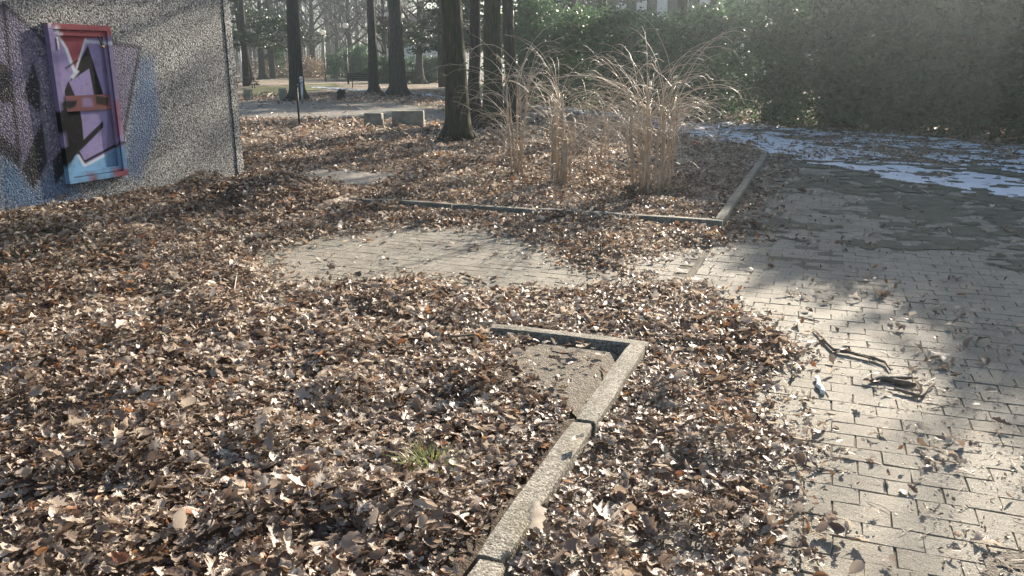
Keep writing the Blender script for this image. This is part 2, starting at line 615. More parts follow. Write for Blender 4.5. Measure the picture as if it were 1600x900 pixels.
def paver_template(seed):
    r = random.Random(seed)
    g = 0.002
    a, b = PW / 2 - g, PH / 2 - g
    j = lambda: r.uniform(-0.003, 0.003)
    ring = [(-a, -b), (0, -b), (a, -b), (a, b), (0, b), (-a, b)]
    ring = [(x + j(), y + j()) for x, y in ring]
    V = [(x, y, -0.05) for x, y in ring] + [(x, y, -0.0025 + j() * 0.2) for x, y in ring]
    V += [(x * 0.985, y * 0.975, 0.0 + j() * 0.15) for x, y in ring]
    F = []
    for s in (0, 6):
        for i in range(6):
            k = (i + 1) % 6
            F.append((s + i, s + k, s + 6 + k, s + 6 + i))
    F += [(12, 13, 16, 17), (13, 14, 15, 16)]
    return np.array(V), np.array(F)


PT = [paver_template(i) for i in range(6)]
pm = []
for i, (V, F) in enumerate(PT):
    me = np_mesh('paver', V, F)
    me.materials.append(M['paver'])
    pm.append(me)


def px_of(x, y, z):
    v = np.stack([np.asarray(x, float), np.asarray(y, float), np.asarray(z, float) - CAM_H + 0 * np.asarray(x, float)], -1)
    c = v @ np.array(_F)
    return 800 + FPX * (v @ np.array(_R)) / c, 450 - FPX * (v @ np.array(_U)) / c, c


# clear-of-leaves regions (outlines on the ground)
CLEAR_A = [gp(*q) for q in [(400, 402), (470, 376), (600, 357), (720, 354), (790, 369), (870, 384), (905, 420), (990, 424), (1000, 440), (900, 458),
                            (760, 457), (690, 441), (560, 440), (430, 453)]]
CLEAR_B = [gp(*q) for q in [(985, 418), (1000, 404), (1060, 394), (1120, 386), (1170, 372), (1225, 250)]] + [(3.4, 15.2), (7, 15), (7, 0.5), (-0.1, 0.5)] + \
          [gp(*q) for q in [(1165, 900), (1205, 850), (1165, 770), (1235, 700), (1190, 640), (1238, 545), (1190, 500), (1120, 472), (1060, 447), (1000, 442)]]
SOIL = [gp(*q, z=0.04) for q in [(770, 560), (850, 532), (1000, 540), (960, 595), (905, 640), (850, 615)]]


def clear_sd(x, y):
    j = 0.34 * (fbm(np.asarray(x) * 2.6, np.asarray(y) * 2.6, 40, 4) - 0.5)
    return np.maximum(poly_sd(CLEAR_A, x, y), poly_sd(CLEAR_B, x, y)) + j


pl = []
for rect in (PAVE_MAIN, PAVE_CROSS):
    row = 0
    yy = rect[2] + PH / 2
    while yy < rect[3] - PH / 2 + 0.02:
        xx = rect[0] + PW / 2 - (PW / 2 if row % 2 else 0)
        while xx < rect[1] - PW / 2 + 0.03:
            if xx - PW / 2 > rect[0] - 0.01: pl.append((xx, yy))
            else: pl.append((xx + PW / 4, yy, 1))
            xx += PW
        row += 1
        yy += PH
half = [q for q in pl if len(q) == 3]
full = np.array([q for q in pl if len(q) == 2])
n_p = len(full)
p_rot = RNG.normal(0, 0.012, n_p)
p_z = RNG.normal(0, 0.0011, n_p) + 0.012 * (fbm(full[:, 0] * 0.9, full[:, 1] * 0.9, 60) - 0.5)
p_tilt = RNG.normal(0, 0.007, (n_p, 2))
p_tint = np.clip(RNG.beta(2, 2, n_p), 0, 0.999)
p_k = RNG.integers(0, 6, n_p)
full = full + RNG.normal(0, 0.0016, full.shape)
px, py, pc = px_of(full[:, 0], full[:, 1], 0 * full[:, 0])
vis = (px > 10) & (px < 1590) & (py > 10) & (py < 890) & (clear_sd(full[:, 0], full[:, 1]) > -0.02)
score = np.where(vis, 1.0 / pc, 0)
top = set(np.argsort(-score)[:300].tolist())
root = tag(empty('paved_path'), 'weathered concrete block paving of the path and cross path', 'paving', kind='structure')
VV, QQ, TT, nn = [], [], [], 0


def eul(ax, ay, az):
    return np.array(Matrix.Rotation(az, 3, 'Z') @ Matrix.Rotation(ay, 3, 'Y') @ Matrix.Rotation(ax, 3, 'X'))


for i in range(n_p):
    if i in top:
        o = link('paver', pm[p_k[i]], None, root, (full[i, 0], full[i, 1], p_z[i]), (p_tilt[i, 0], p_tilt[i, 1], p_rot[i]))
        o['tint'] = float(p_tint[i])
    else:
        V, F = PT[p_k[i]]
        VV.append(V @ eul(p_tilt[i, 0], p_tilt[i, 1], p_rot[i]).T + (full[i, 0], full[i, 1], p_z[i]))
        QQ.append(F + nn); nn += len(V); TT.append(np.full(len(V), p_tint[i]))
for x, y, _ in half:
    V, F = PT[0]
    VV.append(V * (0.46, 1, 1) + (x, y, RNG.normal(0, 0.002)))
    QQ.append(F + nn); nn += len(V); TT.append(np.full(len(V), RNG.random()))
me = np_mesh('paver_mass', np.concatenate(VV), np.concatenate(QQ), {'tint': np.concatenate(TT)})
tag(link('paver_field', me, M['paver'], root), kind='stuff')

# ------------------------------------------------------------------ kerbs
def kerbstone(parent, x0, x1, y0, y1, z1, seed, mat='kerb'):
    """rounded, slightly crooked kerbstone"""
    r = random.Random(seed)
    lx = (x1 - x0) > (y1 - y0)
    n = max(3, int(max(x1 - x0, y1 - y0) / 0.12))
    prof = [(-1, -0.25), (-1, z1 - 0.014), (-0.84, z1 - 0.001), (0.0, z1), (0.84, z1 - 0.001), (1, z1 - 0.014), (1, -0.25)]
    V, F = [], []
    hw = ((y1 - y0) if lx else (x1 - x0)) / 2
    c = ((y0 + y1) if lx else (x0 + x1)) / 2
    a0, a1 = (x0, x1) if lx else (y0, y1)
    k = len(prof)
    for i in range(n + 1):
        t = a0 + 0.004 + (a1 - a0 - 0.008) * i / n
        end = i in (0, n)
        for u, z in prof:
            w = hw * (0.93 if end else 1.0)
            uu = c + u * w + r.uniform(-0.002, 0.002)
            zz = z - (0.006 if end and z > 0 else 0) + (r.uniform(-0.0015, 0.0015) if z > 0 else 0)
            V.append((t, uu, zz) if lx else (uu, t, zz))
    for i in range(n):
        for j in range(k - 1):
            q = (i * k + j, i * k + j + 1, (i + 1) * k + j + 1, (i + 1) * k + j)
            F.append(q if lx else q[::-1])
    F.append(tuple(range(k))); F.append(tuple(n * k + j for j in reversed(range(k))))
    return link('kerbstone', py_mesh('kerbstone', V, F, False), M[mat], parent)


k1 = tag(empty('near_bed_kerb'), 'raised pale concrete kerb with a square corner round the near leaf bed', 'kerb', 'kerbs of the planting beds')
for i, (a, b, dx, h) in enumerate(((3.25, 4.355, 0.0, 0.078), (2.14, 3.24, -0.010, 0.072), (1.0, 2.13, 0.006, 0.07))):
    kerbstone(k1, -0.920 + dx, -0.819 + dx, a, b, h + 0.004, i)
kerbstone(k1, -1.78, -0.818, 4.36, 4.448, 0.07, 8)
kerbstone(k1, -2.75, -1.787, 4.365, 4.455, 0.02, 9)
k2 = tag(empty('far_bed_kerb'), 'low mossy kerb along the front and side of the shrub bed', 'kerb', 'kerbs of the planting beds')
x = -0.86
for i in range(5):
    kerbstone(k2, x - 0.99, x, 8.36, 8.455, 0.078 - 0.004 * i + 0.006 * (i % 2), 20 + i); x -= 1.0
y = 8.46
for i in range(6):
    kerbstone(k2, -0.955, -0.857, y, y + 1.09, 0.085 + 0.004 * (i % 2), 30 + i); y += 1.1

V, F = box_vf(-7.15, -5.35, 9.32, 10.7, -0.2, 0.055, 0.012)
tag(link('concrete_slab', py_mesh('concrete_slab', V, F), M['concrete']), 'flat concrete slab on the ground by the corner of the painted wall', 'slab')

# ------------------------------------------------------------------ painted wall
def z2p(zx, zy): return wp(zx / 2.5, zy / 2.5)


PURPLE, LILAC, BLACK, BLUE, SKYB, RED, WHITE = (0.175, 0.14, 0.235), (0.27, 0.22, 0.39), (0.006, 0.006, 0.008), (0.10, 0.165, 0.285), (0.20, 0.37, 0.54), (0.26, 0.062, 0.075), (0.60, 0.62, 0.66)


def lineq(a, b, w):
    a = Vector(a); b = Vector(b); t = (b - a).normalized(); n = Vector((-t.y, t.x)) * w
    return [tuple(a + n), tuple(b + n), tuple(b - n), tuple(a - n)]


WALL_ART = [  # colour, outline in sketch units, edge softness in m, strength
    (BLUE, [(0, 590), (60, 640), (130, 730), (200, 640), (275, 690), (330, 770), (230, 800), (130, 850), (0, 800)], 0.22, 0.85),
    (BLUE, [(540, 215), (600, 225), (625, 480), (545, 700), (480, 690), (505, 470)], 0.20, 0.9),
    (SKYB, [(0, 640), (60, 660), (150, 800), (60, 800), (0, 740)], 0.25, 0.45),
    (PURPLE, [(-700, -200), (10, 15), (145, 125), (170, 420), (205, 640), (130, 735), (60, 620), (0, 590), (-700, 640)], 0.06, 0.85),
    (PURPLE, [(150, 130), (200, 150), (260, 600), (200, 640)], 0.06, 0.8),
    (PURPLE, [(420, 168), (548, 182), (482, 552), (450, 430)], 0.04, 0.8),
    (BLACK, [(-40, 230), (28, 255), (50, 400), (-40, 400)], 0.03, 0.95),
    (BLACK, [(128, 235), (155, 330), (158, 450), (90, 375)], 0.03, 0.95),
    (BLACK, [(-60, 500), (0, 520), (75, 590), (82, 660), (0, 600), (-60, 590)], 0.03, 0.9),
    (BLACK, [(163, 470), (186, 630), (130, 742), (82, 665)], 0.03, 0.95),
    (BLACK, [(262, 560), (205, 630), (215, 725), (268, 650)], 0.02, 0.97),
    (BLACK, lineq((10, 15), (145, 125), 8), 0.03, 0.85), (BLACK, lineq((12, 15), (76, 620), 8), 0.03, 0.85),
    (BLACK, lineq((548, 182), (476, 560), 7), 0.03, 0.85), (BLACK, lineq((418, 166), (550, 182), 7), 0.03, 0.8),
    (BLACK, lineq((140, 130), (200, 190), 7), 0.03, 0.8),
    (BLUE, [(-900, -100), (-260, 0), (-300, 500), (-900, 600)], 0.15, 0.8),
    (BLACK, [(-420, 100), (-330, 60), (-380, 420), (-520, 380)], 0.03, 0.9),
]
PANEL_ART = [
    (LILAC, [(100, 0), (560, 0), (560, 800), (100, 800)], 0.01, 1.0),
    (PURPLE, [(380, 130), (430, 130), (470, 640), (410, 640), (415, 450)], 0.03, 0.85),
    (PURPLE, [(170, 100), (200, 100), (260, 640), (200, 640)], 0.05, 0.5),
    (RED, [(150, 60), (440, 60), (440, 145), (400, 145), (330, 150), (290, 275), (252, 190), (205, 120), (170, 100)], 0.012, 1.0),
    (BLACK, [(338, 175), (400, 372), (362, 372), (343, 268), (268, 318)], 0.012, 1.0),
    (BLACK, [(262, 315), (300, 400), (315, 470), (322, 545), (398, 472), (398, 498), (285, 612), (212, 715), (196, 650), (245, 560), (207, 470), (222, 420)], 0.012, 1.0),
    (SKYB, [(240, 660), (300, 600), (325, 648), (475, 562), (490, 720), (240, 760)], 0.012, 1.0),
    (BLUE, [(412, 600), (475, 560), (490, 720), (415, 700)], 0.03, 0.7),
    (BLACK, lineq((302, 595), (325, 635), 5), 0.012, 1.0), (BLACK, lineq((325, 632), (475, 552), 5), 0.012, 1.0),
    (WHITE, lineq((300, 606), (326, 648), 5), 0.015, 0.9), (WHITE, lineq((326, 648), (405, 605), 5), 0.015, 0.85),
    (WHITE, lineq((168, 90), (205, 112), 7), 0.015, 0.9), (WHITE, lineq((205, 112), (254, 190), 5), 0.015, 0.95), (WHITE, lineq((254, 190), (288, 285), 6), 0.015, 0.95),
    (WHITE, lineq((288, 285), (330, 150), 4), 0.015, 0.9), (WHITE, lineq((330, 162), (424, 168), 6), 0.015, 0.8), (WHITE, lineq((275, 305), (300, 275), 7), 0.02, 0.8),
    (BLACK, lineq((300, 235), (250, 268), 4), 0.015, 0.8),
    (RED, [(330, 680), (360, 680), (372, 720), (335, 715)], 0.05, 0.8), (RED, [(430, 665), (490, 655), (490, 700), (425, 690)], 0.04, 0.9),
    (RED, [(425, 390), (460, 390), (465, 520), (440, 540)], 0.05, 0.6),
]


def paint(art, Y, Z, base=(0, 0, 0), alpha0=0.0):
    C = np.zeros(Y.shape + (4,)); C[..., :3] = base; C[..., 3] = alpha0
    wob = 0.015 * (fbm(Y * 6, Z * 6, 71) - 0.5)
    for col, poly, soft, stren in art:
        P = [z2p(*q) for q in poly]
        sd = poly_sd(P, Y, Z) + wob * min(1, soft * 12)
        a = sstep(-soft / 2, soft / 2, sd) * stren
        C[..., :3] = C[..., :3] * (1 - a[..., None]) * (C[..., 3:] > 0) + np.array(col) * a[..., None] + np.where(C[..., 3:] > 0, 0, 1) * np.array(col) * (1 - a[..., None])
        C[..., 3] = C[..., 3] + (1 - C[..., 3]) * a
    return C


def grid_panel(name, X, y0, y1, z0, z1, step, art, mat, parent, base=(0, 0, 0), a0=0.0):
    ys = np.linspace(y0, y1, max(2, int((y1 - y0) / step)) + 1); zs = np.linspace(z0, z1, max(2, int((z1 - z0) / step)) + 1)
    Y, Z = np.meshgrid(ys, zs)
    C = paint(art, Y, Z, base, a0)
    n = len(ys)
    k = (np.arange(len(zs) - 1)[:, None] * n + np.arange(n - 1)[None, :]).ravel()
    me = np_mesh(name, np.stack([np.full_like(Y, X), Y, Z], -1).reshape(-1, 3), np.stack([k, k + 1, k + n + 1, k + n], 1), colors={'paint': C.reshape(-1, 4)})
    return link(name, me, mat, parent)


YC = 9.10            # corner of the wall
bld = tag(empty('painted_building', (0, 0, 0)), 'low building with grey pebble-dash wall painted with purple, black and blue graffiti', 'building')
grid_panel('pebble_wall', WALL_X, 3.6, YC - 0.10, -0.15, 3.2, 0.012, WALL_ART, M['aggregate'], bld)
b = Boxes(); b.add(WALL_X - 5, WALL_X, -4, 3.6, -0.2, 3.2); b.add(WALL_X - 5, WALL_X - 0.02, 3.6, YC - 0.06, -0.2, 3.2)
link('building_core', b.mesh('building_core'), M['pebble'], bld)
b = Boxes(); b.add(WALL_X - 5.05, WALL_X + 0.012, YC - 0.085, YC + 0.04, -0.2, 3.22)
link('corner_pier', b.mesh('corner_pier'), M['pebble'], bld)
b = Boxes(); b.add(WALL_X - 5.15, WALL_X + 0.12, -4.1, YC + 0.14, 3.2, 3.42)
link('roof_edge', b.mesh('roof_edge'), M['concrete'], bld)

# window painted over, fixed to the wall (a part of the building)
WY0, WY1, WZ0, WZ1 = 6.32, 7.10, 0.40, 1.99
win = empty('painted_window', (0, 0, 0)); win.parent = bld


def painted_box(name, x0, x1, y0, y1, z0, z1, base=None, art=PANEL_ART, step=0.03):
    """box whose front is finely divided so that the paint follows it"""
    ys = np.linspace(y0, y1, max(1, int((y1 - y0) / step)) + 1); zs = np.linspace(z0, z1, max(1, int((z1 - z0) / step)) + 1)
    V, F = [], []
    ny_, nz_ = len(ys), len(zs)
    for z in zs:
        for y in ys: V.append((x1, y, z))
    for j in range(nz_ - 1):
        for i in range(ny_ - 1): F.append((j * ny_ + i, j * ny_ + i + 1, (j + 1) * ny_ + i + 1, (j + 1) * ny_ + i))
    off = len(V)
    for j, z in enumerate(zs):
        for y in (y0, y1):
            V += [(x0, y, z), (x1, y, z)]
    for j in range(nz_ - 1):
        a = off + j * 4
        F.append((a, a + 1, a + 5, a + 4)); F.append((a + 3, a + 2, a + 6, a + 7))
    off = len(V)
    for i, y in enumerate(ys):
        for z in (z0, z1):
            V += [(x0, y, z), (x1, y, z)]
    for i in range(ny_ - 1):
        a = off + i * 4
        F.append((a + 1, a, a + 4, a + 5)); F.append((a + 2, a + 3, a + 7, a + 6))
    V = np.array(V)
    C = paint(art, V[:, 1], V[:, 2], (0, 0, 0), 0.0)
    if base is not None: C[:, :3] = base
    return link(name, np_mesh(name, V, np.array(F), colors={'paint': C}), M['painted'], win)


X = WALL_X
fw = 0.055
painted_box('frame_rail', X, X + 0.06, WY0, WY1, WZ1 - fw, WZ1)
painted_box('frame_rail', X, X + 0.06, WY0, WY1, WZ0, WZ0 + fw)
painted_box('frame_stile', X, X + 0.06, WY0, WY0 + fw, WZ0 + fw + .001, WZ1 - fw - .001)
painted_box('frame_stile', X, X + 0.06, WY1 - fw, WY1, WZ0 + fw + .001, WZ1 - fw - .001)
iy0, iy1, iz0, iz1 = WY0 + fw + 0.008, WY1 - fw - 0.008, WZ0 + fw + 0.008, WZ1 - fw - 0.008
sw = 0.05
painted_box('sash_rail', X, X + 0.045, iy0, iy1, iz1 - sw, iz1)
painted_box('sash_rail', X, X + 0.045, iy0, iy1, iz0, iz0 + sw)
painted_box('sash_stile', X, X + 0.045, iy0, iy0 + sw * .8, iz0 + sw + .001, iz1 - sw - .001)
painted_box('sash_stile', X, X + 0.045, iy1 - sw * .8, iy1, iz0 + sw + .001, iz1 - sw - .001)
painted_box('painted_pane', X, X + 0.018, iy0 + sw * .8 + .001, iy1 - sw * .8 - .001, iz0 + sw + .001, iz1 - sw - .001, step=0.008)
ry, rz = z2p(245, 375)[1], z2p(245, 437)[1]
RAIL_ART = [((0.19, 0.075, 0.072), [(200, 360), (470, 360), (470, 450), (200, 450)], 0.01, 1.0), (BLACK, [(240, 395), (290, 392), (285, 415), (262, 425), (240, 415)], 0.02, 1), (BLACK, [(362, 372), (415, 380), (410, 415), (365, 405)], 0.03, 0.9),
            (LILAC, [(310, 382), (350, 382), (352, 415), (312, 418)], 0.03, 0.7)]
painted_box('middle_rail', X + 0.018, X + 0.038, iy0 + sw * .8 + .002, iy1 - sw * .8 - .002, rz, ry, art=RAIL_ART, step=0.012)
hy, hz_ = z2p(375, 165)
t = Tubes(); t.add([(X + 0.045, hy - .01, hz_ + .06), (X + 0.06, hy, hz_ + 0.02), (X + 0.062, hy + .01, hz_ - 0.03)], [0.008, 0.009, 0.007], 6)
link('latch', t.mesh('latch'), M['iron'], win)
t = Tubes(); t.add([(X + 0.062, hy + .01, hz_ - 0.03), (X + 0.066, hy + .035, hz_ - 0.055)], [0.011, 0.012], 6)
link('latch_knob', t.mesh('latch_knob'), M['brass'], win)
hy, hz_ = z2p(210, 170)
b = Boxes(); b.add(X + .045, X + 0.058, hy - .012, hy + .012, hz_ - .06, hz_ + .06)
bevel(link('hinge', b.mesh('hinge'), M['steel'], win), 0.003)

# ------------------------------------------------------------------ leaf litter
def leaf_template(nsec, seed, curl):
    r = random.Random(seed)
    big = nsec >= 8
    V, F = [], []
    lob = r.choice((0.1, 0.5, 0.65) if big else (0.0, 0.35, 0.55)); nl = r.choice((3, 3.5, 4) if big else (2, 3))
    wid = r.uniform(0.16, 0.40)
    bend = r.uniform(-1.4, 3.0) * curl; tw = r.uniform(-1.6, 1.6) * curl; cup = r.uniform(0.7, 2.5) * curl
    ang = -bend / 2; x = z = 0.0
    ds = 1.0 / (nsec - 1)
    for i in range(nsec):
        t = i / (nsec - 1)
        w = wid * math.sin(math.pi * (0.06 + 0.9 * t) ** 0.8) * (1 + lob * math.cos(2 * math.pi * nl * t + 1)) + 0.01
        w = max(w, 0.015)
        for s in (-1, 0, 1):
            c = cup * abs(s) * (0.8 + r.uniform(-.25, .25))
            ly = s * w * math.sin(max(c, 1e-3)) / max(c, 1e-3)
            lz = w * (1 - math.cos(c)) / max(c, 1e-3)
            a = tw * (t - 0.5)
            ly, lz = ly * math.cos(a) - lz * math.sin(a), ly * math.sin(a) + lz * math.cos(a)
            V.append((x - lz * math.sin(ang) + (r.uniform(-.03, .03) if s else 0), ly, z + lz * math.cos(ang)))
        x += math.cos(ang) * ds; z += math.sin(ang) * ds; ang += bend * ds
    V = np.array(V); V -= V.mean(0)
    for i in range(nsec - 1):
        for s in (0, 1):
            a = i * 3 + s
            F.append((a, a + 1, a + 4, a + 3))
    return V, np.array(F)


NEAR_T = [leaf_template(9, 100 + i, r_) for i, r_ in enumerate(np.linspace(0.35, 1.25, 20))]
NEAR2_T = [leaf_template(6, 150 + i, r_) for i, r_ in enumerate(np.linspace(0.35, 1.25, 16))]
MID_T = [leaf_template(4, 200 + i, 0.9) for i in range(10)]
FAR_T = [leaf_template(3, 300 + i, 0.7) for i in range(8)]


def scatter(T, P, size, yaw, pit, rol, k, tint):
    """joined mesh data of many leaves"""
    Vs, Qs, Ts, off = [], [], [], 0
    cy, sy, cp, sp, cr, sr = np.cos(yaw), np.sin(yaw), np.cos(pit), np.sin(pit), np.cos(rol), np.sin(rol)
    Rm = np.empty((len(P), 3, 3))
    Rm[:, 0] = np.stack([cy * cp, cy * sp * sr - sy * cr, cy * sp * cr + sy * sr], -1)
    Rm[:, 1] = np.stack([sy * cp, sy * sp * sr + cy * cr, sy * sp * cr - cy * sr], -1)
    Rm[:, 2] = np.stack([-sp, cp * sr, cp * cr], -1)
    for j, (V, F) in enumerate(T):
        s = np.where(k == j)[0]
        if len(s) == 0: continue
        W_ = np.einsum('nij,vj->nvi', Rm[s], V) * size[s][:, None, None] + P[s][:, None, :]
        Vs.append(W_.reshape(-1, 3))
        Qs.append((F[None] + (np.arange(len(s)) * len(V))[:, None, None] + off).reshape(-1, 4))
        Ts.append(np.repeat(tint[s], len(V)))
        off += len(s) * len(V)
    return np.concatenate(Vs), np.concatenate(Qs), np.concatenate(Ts)


def on_kerb(x, y):
    a = (x > -0.975) & (x < -0.815) & (y < 4.46)
    b = (y > 4.35) & (y < 4.46) & (x > -1.55) & (x < -0.83)
    c = (y > 8.35) & (y < 8.46) & (x < -0.85) & (x > -5.5)
    d = (x > -0.965) & (x < -0.85) & (y > 8.4) & (y < 15.1)
    return a | b | c | d


SNOW = [(-2.9, 22.3), (0.2, 17.9), (3.2, 13.6), (5.5, 12.0), (7.5, 13), (4.5, 18.2), (1.0, 21.6), (-2.6, 24.0)]


def cover(x, y):
    sd = clear_sd(x, y)
    c = sstep(0.10, -0.12, sd)
    strays = 0.010 + 0.05 * sstep(0.55, 0.75, fbm(x * 2, y * 2, 90)) + 0.22 * sstep(0.35, 0.0, sd)
    c = np.maximum(c, np.where(sd > -0.12, strays, 0))
    s = poly_sd(SOIL, x, y) + 0.16 * (fbm(x * 3, y * 3, 92) - 0.5)
    c = c * (1 - 0.95 * sstep(-0.10, 0.04, s))
    hole = np.exp(-(((x + 4.3) / 0.35) ** 2 + ((y - 4.25) / 0.3) ** 2))
    c = c * (1 - 0.75 * hole)
    asp = poly_sd([(-9.3, 21.2), (-16, 21.0), (-60, 20), (-60, 30), (-24, 30.6), (-17, 31.5), (-12, 27)], x, y)
    c = c * (1 - 0.93 * sstep(-0.3, 0.5, asp))
    ice = poly_sd(ICE_RIB, x, y)
    c = c * (1 - 0.70 * sstep(-0.15, 0.15, ice))
    c = np.where(np.hypot(x - 0.1, y - 4.21) < 0.14, 0, c)
    c = np.where(np.hypot(x + 1.36, y - 2.70) < 0.07, 0, c)
    slab = in_rect(x, y, (-7.1, -5.5, 9.35, 10.6))
    c = np.where(slab, 0.04, c)
    c = np.where(x < WALL_X + 0.03, np.where(y < YC + 0.05, 0, c), c)
    sn = poly_sd(SNOW, x, y)
    c = c * (1 - 0.72 * sstep(-0.4, 0.2, sn))
    return np.where(on_kerb(x, y), 0.015, c)


def kerb_dist(x, y):
    d = np.where(y < 4.45, np.abs(x + 0.89), np.hypot(x + 0.89, y - 4.41))
    d = np.minimum(d, np.where((x < -0.85) & (x > -1.7), np.abs(y - 4.41), 9))
    d = np.minimum(d, np.where((x < -0.85) & (x > -5.0), np.abs(y - 8.41), 9))
    return np.minimum(d, np.where(y > 8.4, np.abs(x + 0.905), 9))


def sample(r0, r1, dens, mar=0.12):
    half_a = math.atan(800 / FPX) + mar
    n = int(dens * half_a * (r1 * r1 - r0 * r0))
    r = np.sqrt(RNG.uniform(r0 * r0, r1 * r1, n)); a = RNG.uniform(-half_a, half_a, n) + YAW
    x, y = -np.sin(a) * r, np.cos(a) * r
    k = RNG.random(n) < cover(x, y)
    return x[k], y[k]


def leaf_params(n, T, smin, smax):
    size = RNG.uniform(smin, smax, n) * np.clip(RNG.lognormal(0, 0.32, n), 0.45, 1.9)
    return size, RNG.uniform(0, 2 * math.pi, n), RNG.normal(0, 0.38, n), RNG.normal(0, 0.42, n), RNG.integers(0, len(T), n)


def leaf_tint(x, y):
    n = len(x)
    b = np.where(RNG.random(n) < 0.45, RNG.beta(1.3, 4.0, n), RNG.beta(3.2, 1.6, n)) * 0.86
    b = b + 0.45 * (fbm(x * 1.6, y * 1.6, 130) - 0.5) + 0.25 * (vnoise(x * 5, y * 5, 135) - 0.5)
    b = np.clip(b, 0, 0.90)
    rust = RNG.random(n) < 0.035 + 0.05 * sstep(0.5, 0.7, fbm(x * 0.8, y * 0.8, 133))
    return np.where(rust, RNG.uniform(0.925, 1.0, n), b)


litter = tag(empty('leaf_litter'), 'thick carpet of dry brown and tan fallen leaves over beds and paving', 'fallen leaves', kind='stuff')
paved = lambda x, y: in_rect(x, y, PAVE_MAIN) | in_rect(x, y, PAVE_CROSS)
Vs, Qs, Ts, off = [], [], [], 0


def ground_z(x, y): return np.where(paved(x, y), 0.0, hz(x, y))


for (r0, r1, dens, T, s0, s1) in ((1.3, 4.2, 3300, NEAR_T, 0.022, 0.052), (4.2, 7.0, 2000, NEAR2_T, 0.029, 0.060), (7.0, 11.0, 1250, MID_T, 0.034, 0.066),
                                  (11.0, 17.0, 460, MID_T, 0.042, 0.080), (17, 26, 110, FAR_T, 0.07, 0.13), (26, 48, 22, FAR_T, 0.09, 0.18)):
    x, y = sample(r0, r1, dens)
    n = len(x)
    size, yaw, pit, rol, k = leaf_params(n, T, s0, s1)
    thick = 0.020 + sstep(0.02, -0.25, clear_sd(x, y)) * (0.035 * fbm(x * 1.5, y * 1.5, 110) + 0.10 * sstep(0.45, 0.85, vnoise(x * 3.4, y * 3.4, 111)))
    kf = sstep(0.03, 0.40, kerb_dist(x, y))
    z = ground_z(x, y) + 0.006 + RNG.random(n) ** 0.8 * thick * (0.25 + 0.75 * kf) + size * 0.12
    pit = pit * (0.35 + 0.65 * kf); rol = rol * (0.35 + 0.65 * kf)
    tint = leaf_tint(x, y)
    P = np.stack([x, y, z], -1)
    if r0 == 1.3:
        # the largest upper leaves of the foreground are separate objects
        ppx, ppy, pcc = px_of(x, y, z)
        ok = (ppx > 8) & (ppx < 1592) & (ppy > 300) & (ppy < 894)
        sc_ = np.where(ok, size / pcc * (0.4 + (z - ground_z(x, y)) / 0.07), 0)
        pick = np.argsort(-sc_)[:290]
        lm = []
        for V, F in NEAR_T:
            me = np_mesh('leaf', V, F, smooth=True); me.materials.append(M['leaf']); lm.append(me)
        for i in pick:
            o = link('leaf', lm[k[i]], None, litter, P[i] + (0, 0, 0.008), (rol[i], pit[i], yaw[i]))
            o.scale = (size[i] * 1.1,) * 3
            o['tint'] = float(tint[i])
        keep = np.ones(n, bool); keep[pick] = False
        P, size, yaw, pit, rol, k, tint = P[keep], size[keep], yaw[keep], pit[keep], rol[keep], k[keep], tint[keep]
    V, Q, T_ = scatter(T, P, size, yaw, pit, rol, k, tint)
    Vs.append(V); Qs.append(Q + off); Ts.append(T_); off += len(V)
me = np_mesh('leaf_mass', np.concatenate(Vs), np.concatenate(Qs), {'tint': np.concatenate(Ts)}, True)
tag(link('leaf_mass', me, M['leaf'], litter), kind='stuff')

# crumbs of leaf and bark on the paving
half_a = math.atan(800 / FPX) + 0.1
n = 60000
r = np.sqrt(RNG.uniform(1.3 ** 2, 9.0 ** 2, n)); a = RNG.uniform(-half_a, half_a, n) + YAW
x, y = -np.sin(a) * r, np.cos(a) * r
sd = clear_sd(x, y)
dirt = 0.10 + 0.9 * sstep(0.25, 0.0, sd) + 0.8 * sstep(0.35, 0.75, x + 0.25 * (fbm(x * 3, y * 3, 95) - 0.5)) * sstep(6.5, 4.5, y)
k = (sd > -0.1) & (RNG.random(n) < dirt * (0.35 + 1.3 * sstep(0.4, 0.7, fbm(x * 4, y * 4, 96)))) & paved(x, y)
x, y = x[k], y[k]; n = len(x)
size = RNG.uniform(0.006, 0.022, n)
V, Q, T_ = scatter(FAR_T, np.stack([x, y, 0.003 + size * 0.2], -1), size, RNG.uniform(0, 6.3, n), RNG.normal(0, 0.35, n), RNG.normal(0, 0.35, n), RNG.integers(0, 8, n), np.clip(leaf_tint(x, y) * 0.8, 0, 1))
tag(link('leaf_crumbs', np_mesh('leaf_crumbs', V, Q, {'tint': T_}, True), M['leaf']), 'fine crumbs of leaf and bark strewn over the paving', 'debris', kind='stuff')
# fine stalks and straws
t = Tubes()
for i in range(900):
    if i < 420: x, y = RNG.uniform(-0.3, 1.9), RNG.uniform(2.0, 5.2)
    else: x, y = RNG.uniform(-5, -0.6), RNG.uniform(2, 8.2)
    if i < 420 and RNG.random() > 0.25 + 0.75 * float(sstep(0.2, 0.8, x)): continue
    z = float(ground_z(np.array(x), np.array(y))) + (0.004 if i < 420 else 0.03 + 0.02 * RNG.random())
    if i >= 420 and float(clear_sd(np.array(x), np.array(y))) > -0.05: z = 0.005
    L = RNG.uniform(0.03, 0.11); w = RNG.uniform(0, 6.3)
    dx, dy = math.cos(w) * L / 2, math.sin(w) * L / 2
    b_ = RNG.normal(0, 0.2)
    t.add([(x - dx, y - dy, z), (x - dy * b_, y + dx * b_, z + 0.006), (x + dx, y + dy, z + RNG.uniform(0, 0.012))], [0.0013, 0.0014, 0.0009], 3, False)
tag(link('leaf_stalks', t.mesh('leaf_stalks'), M['shoot']), 'thin pale leaf stalks and straws lying about the paving', 'debris', kind='stuff')

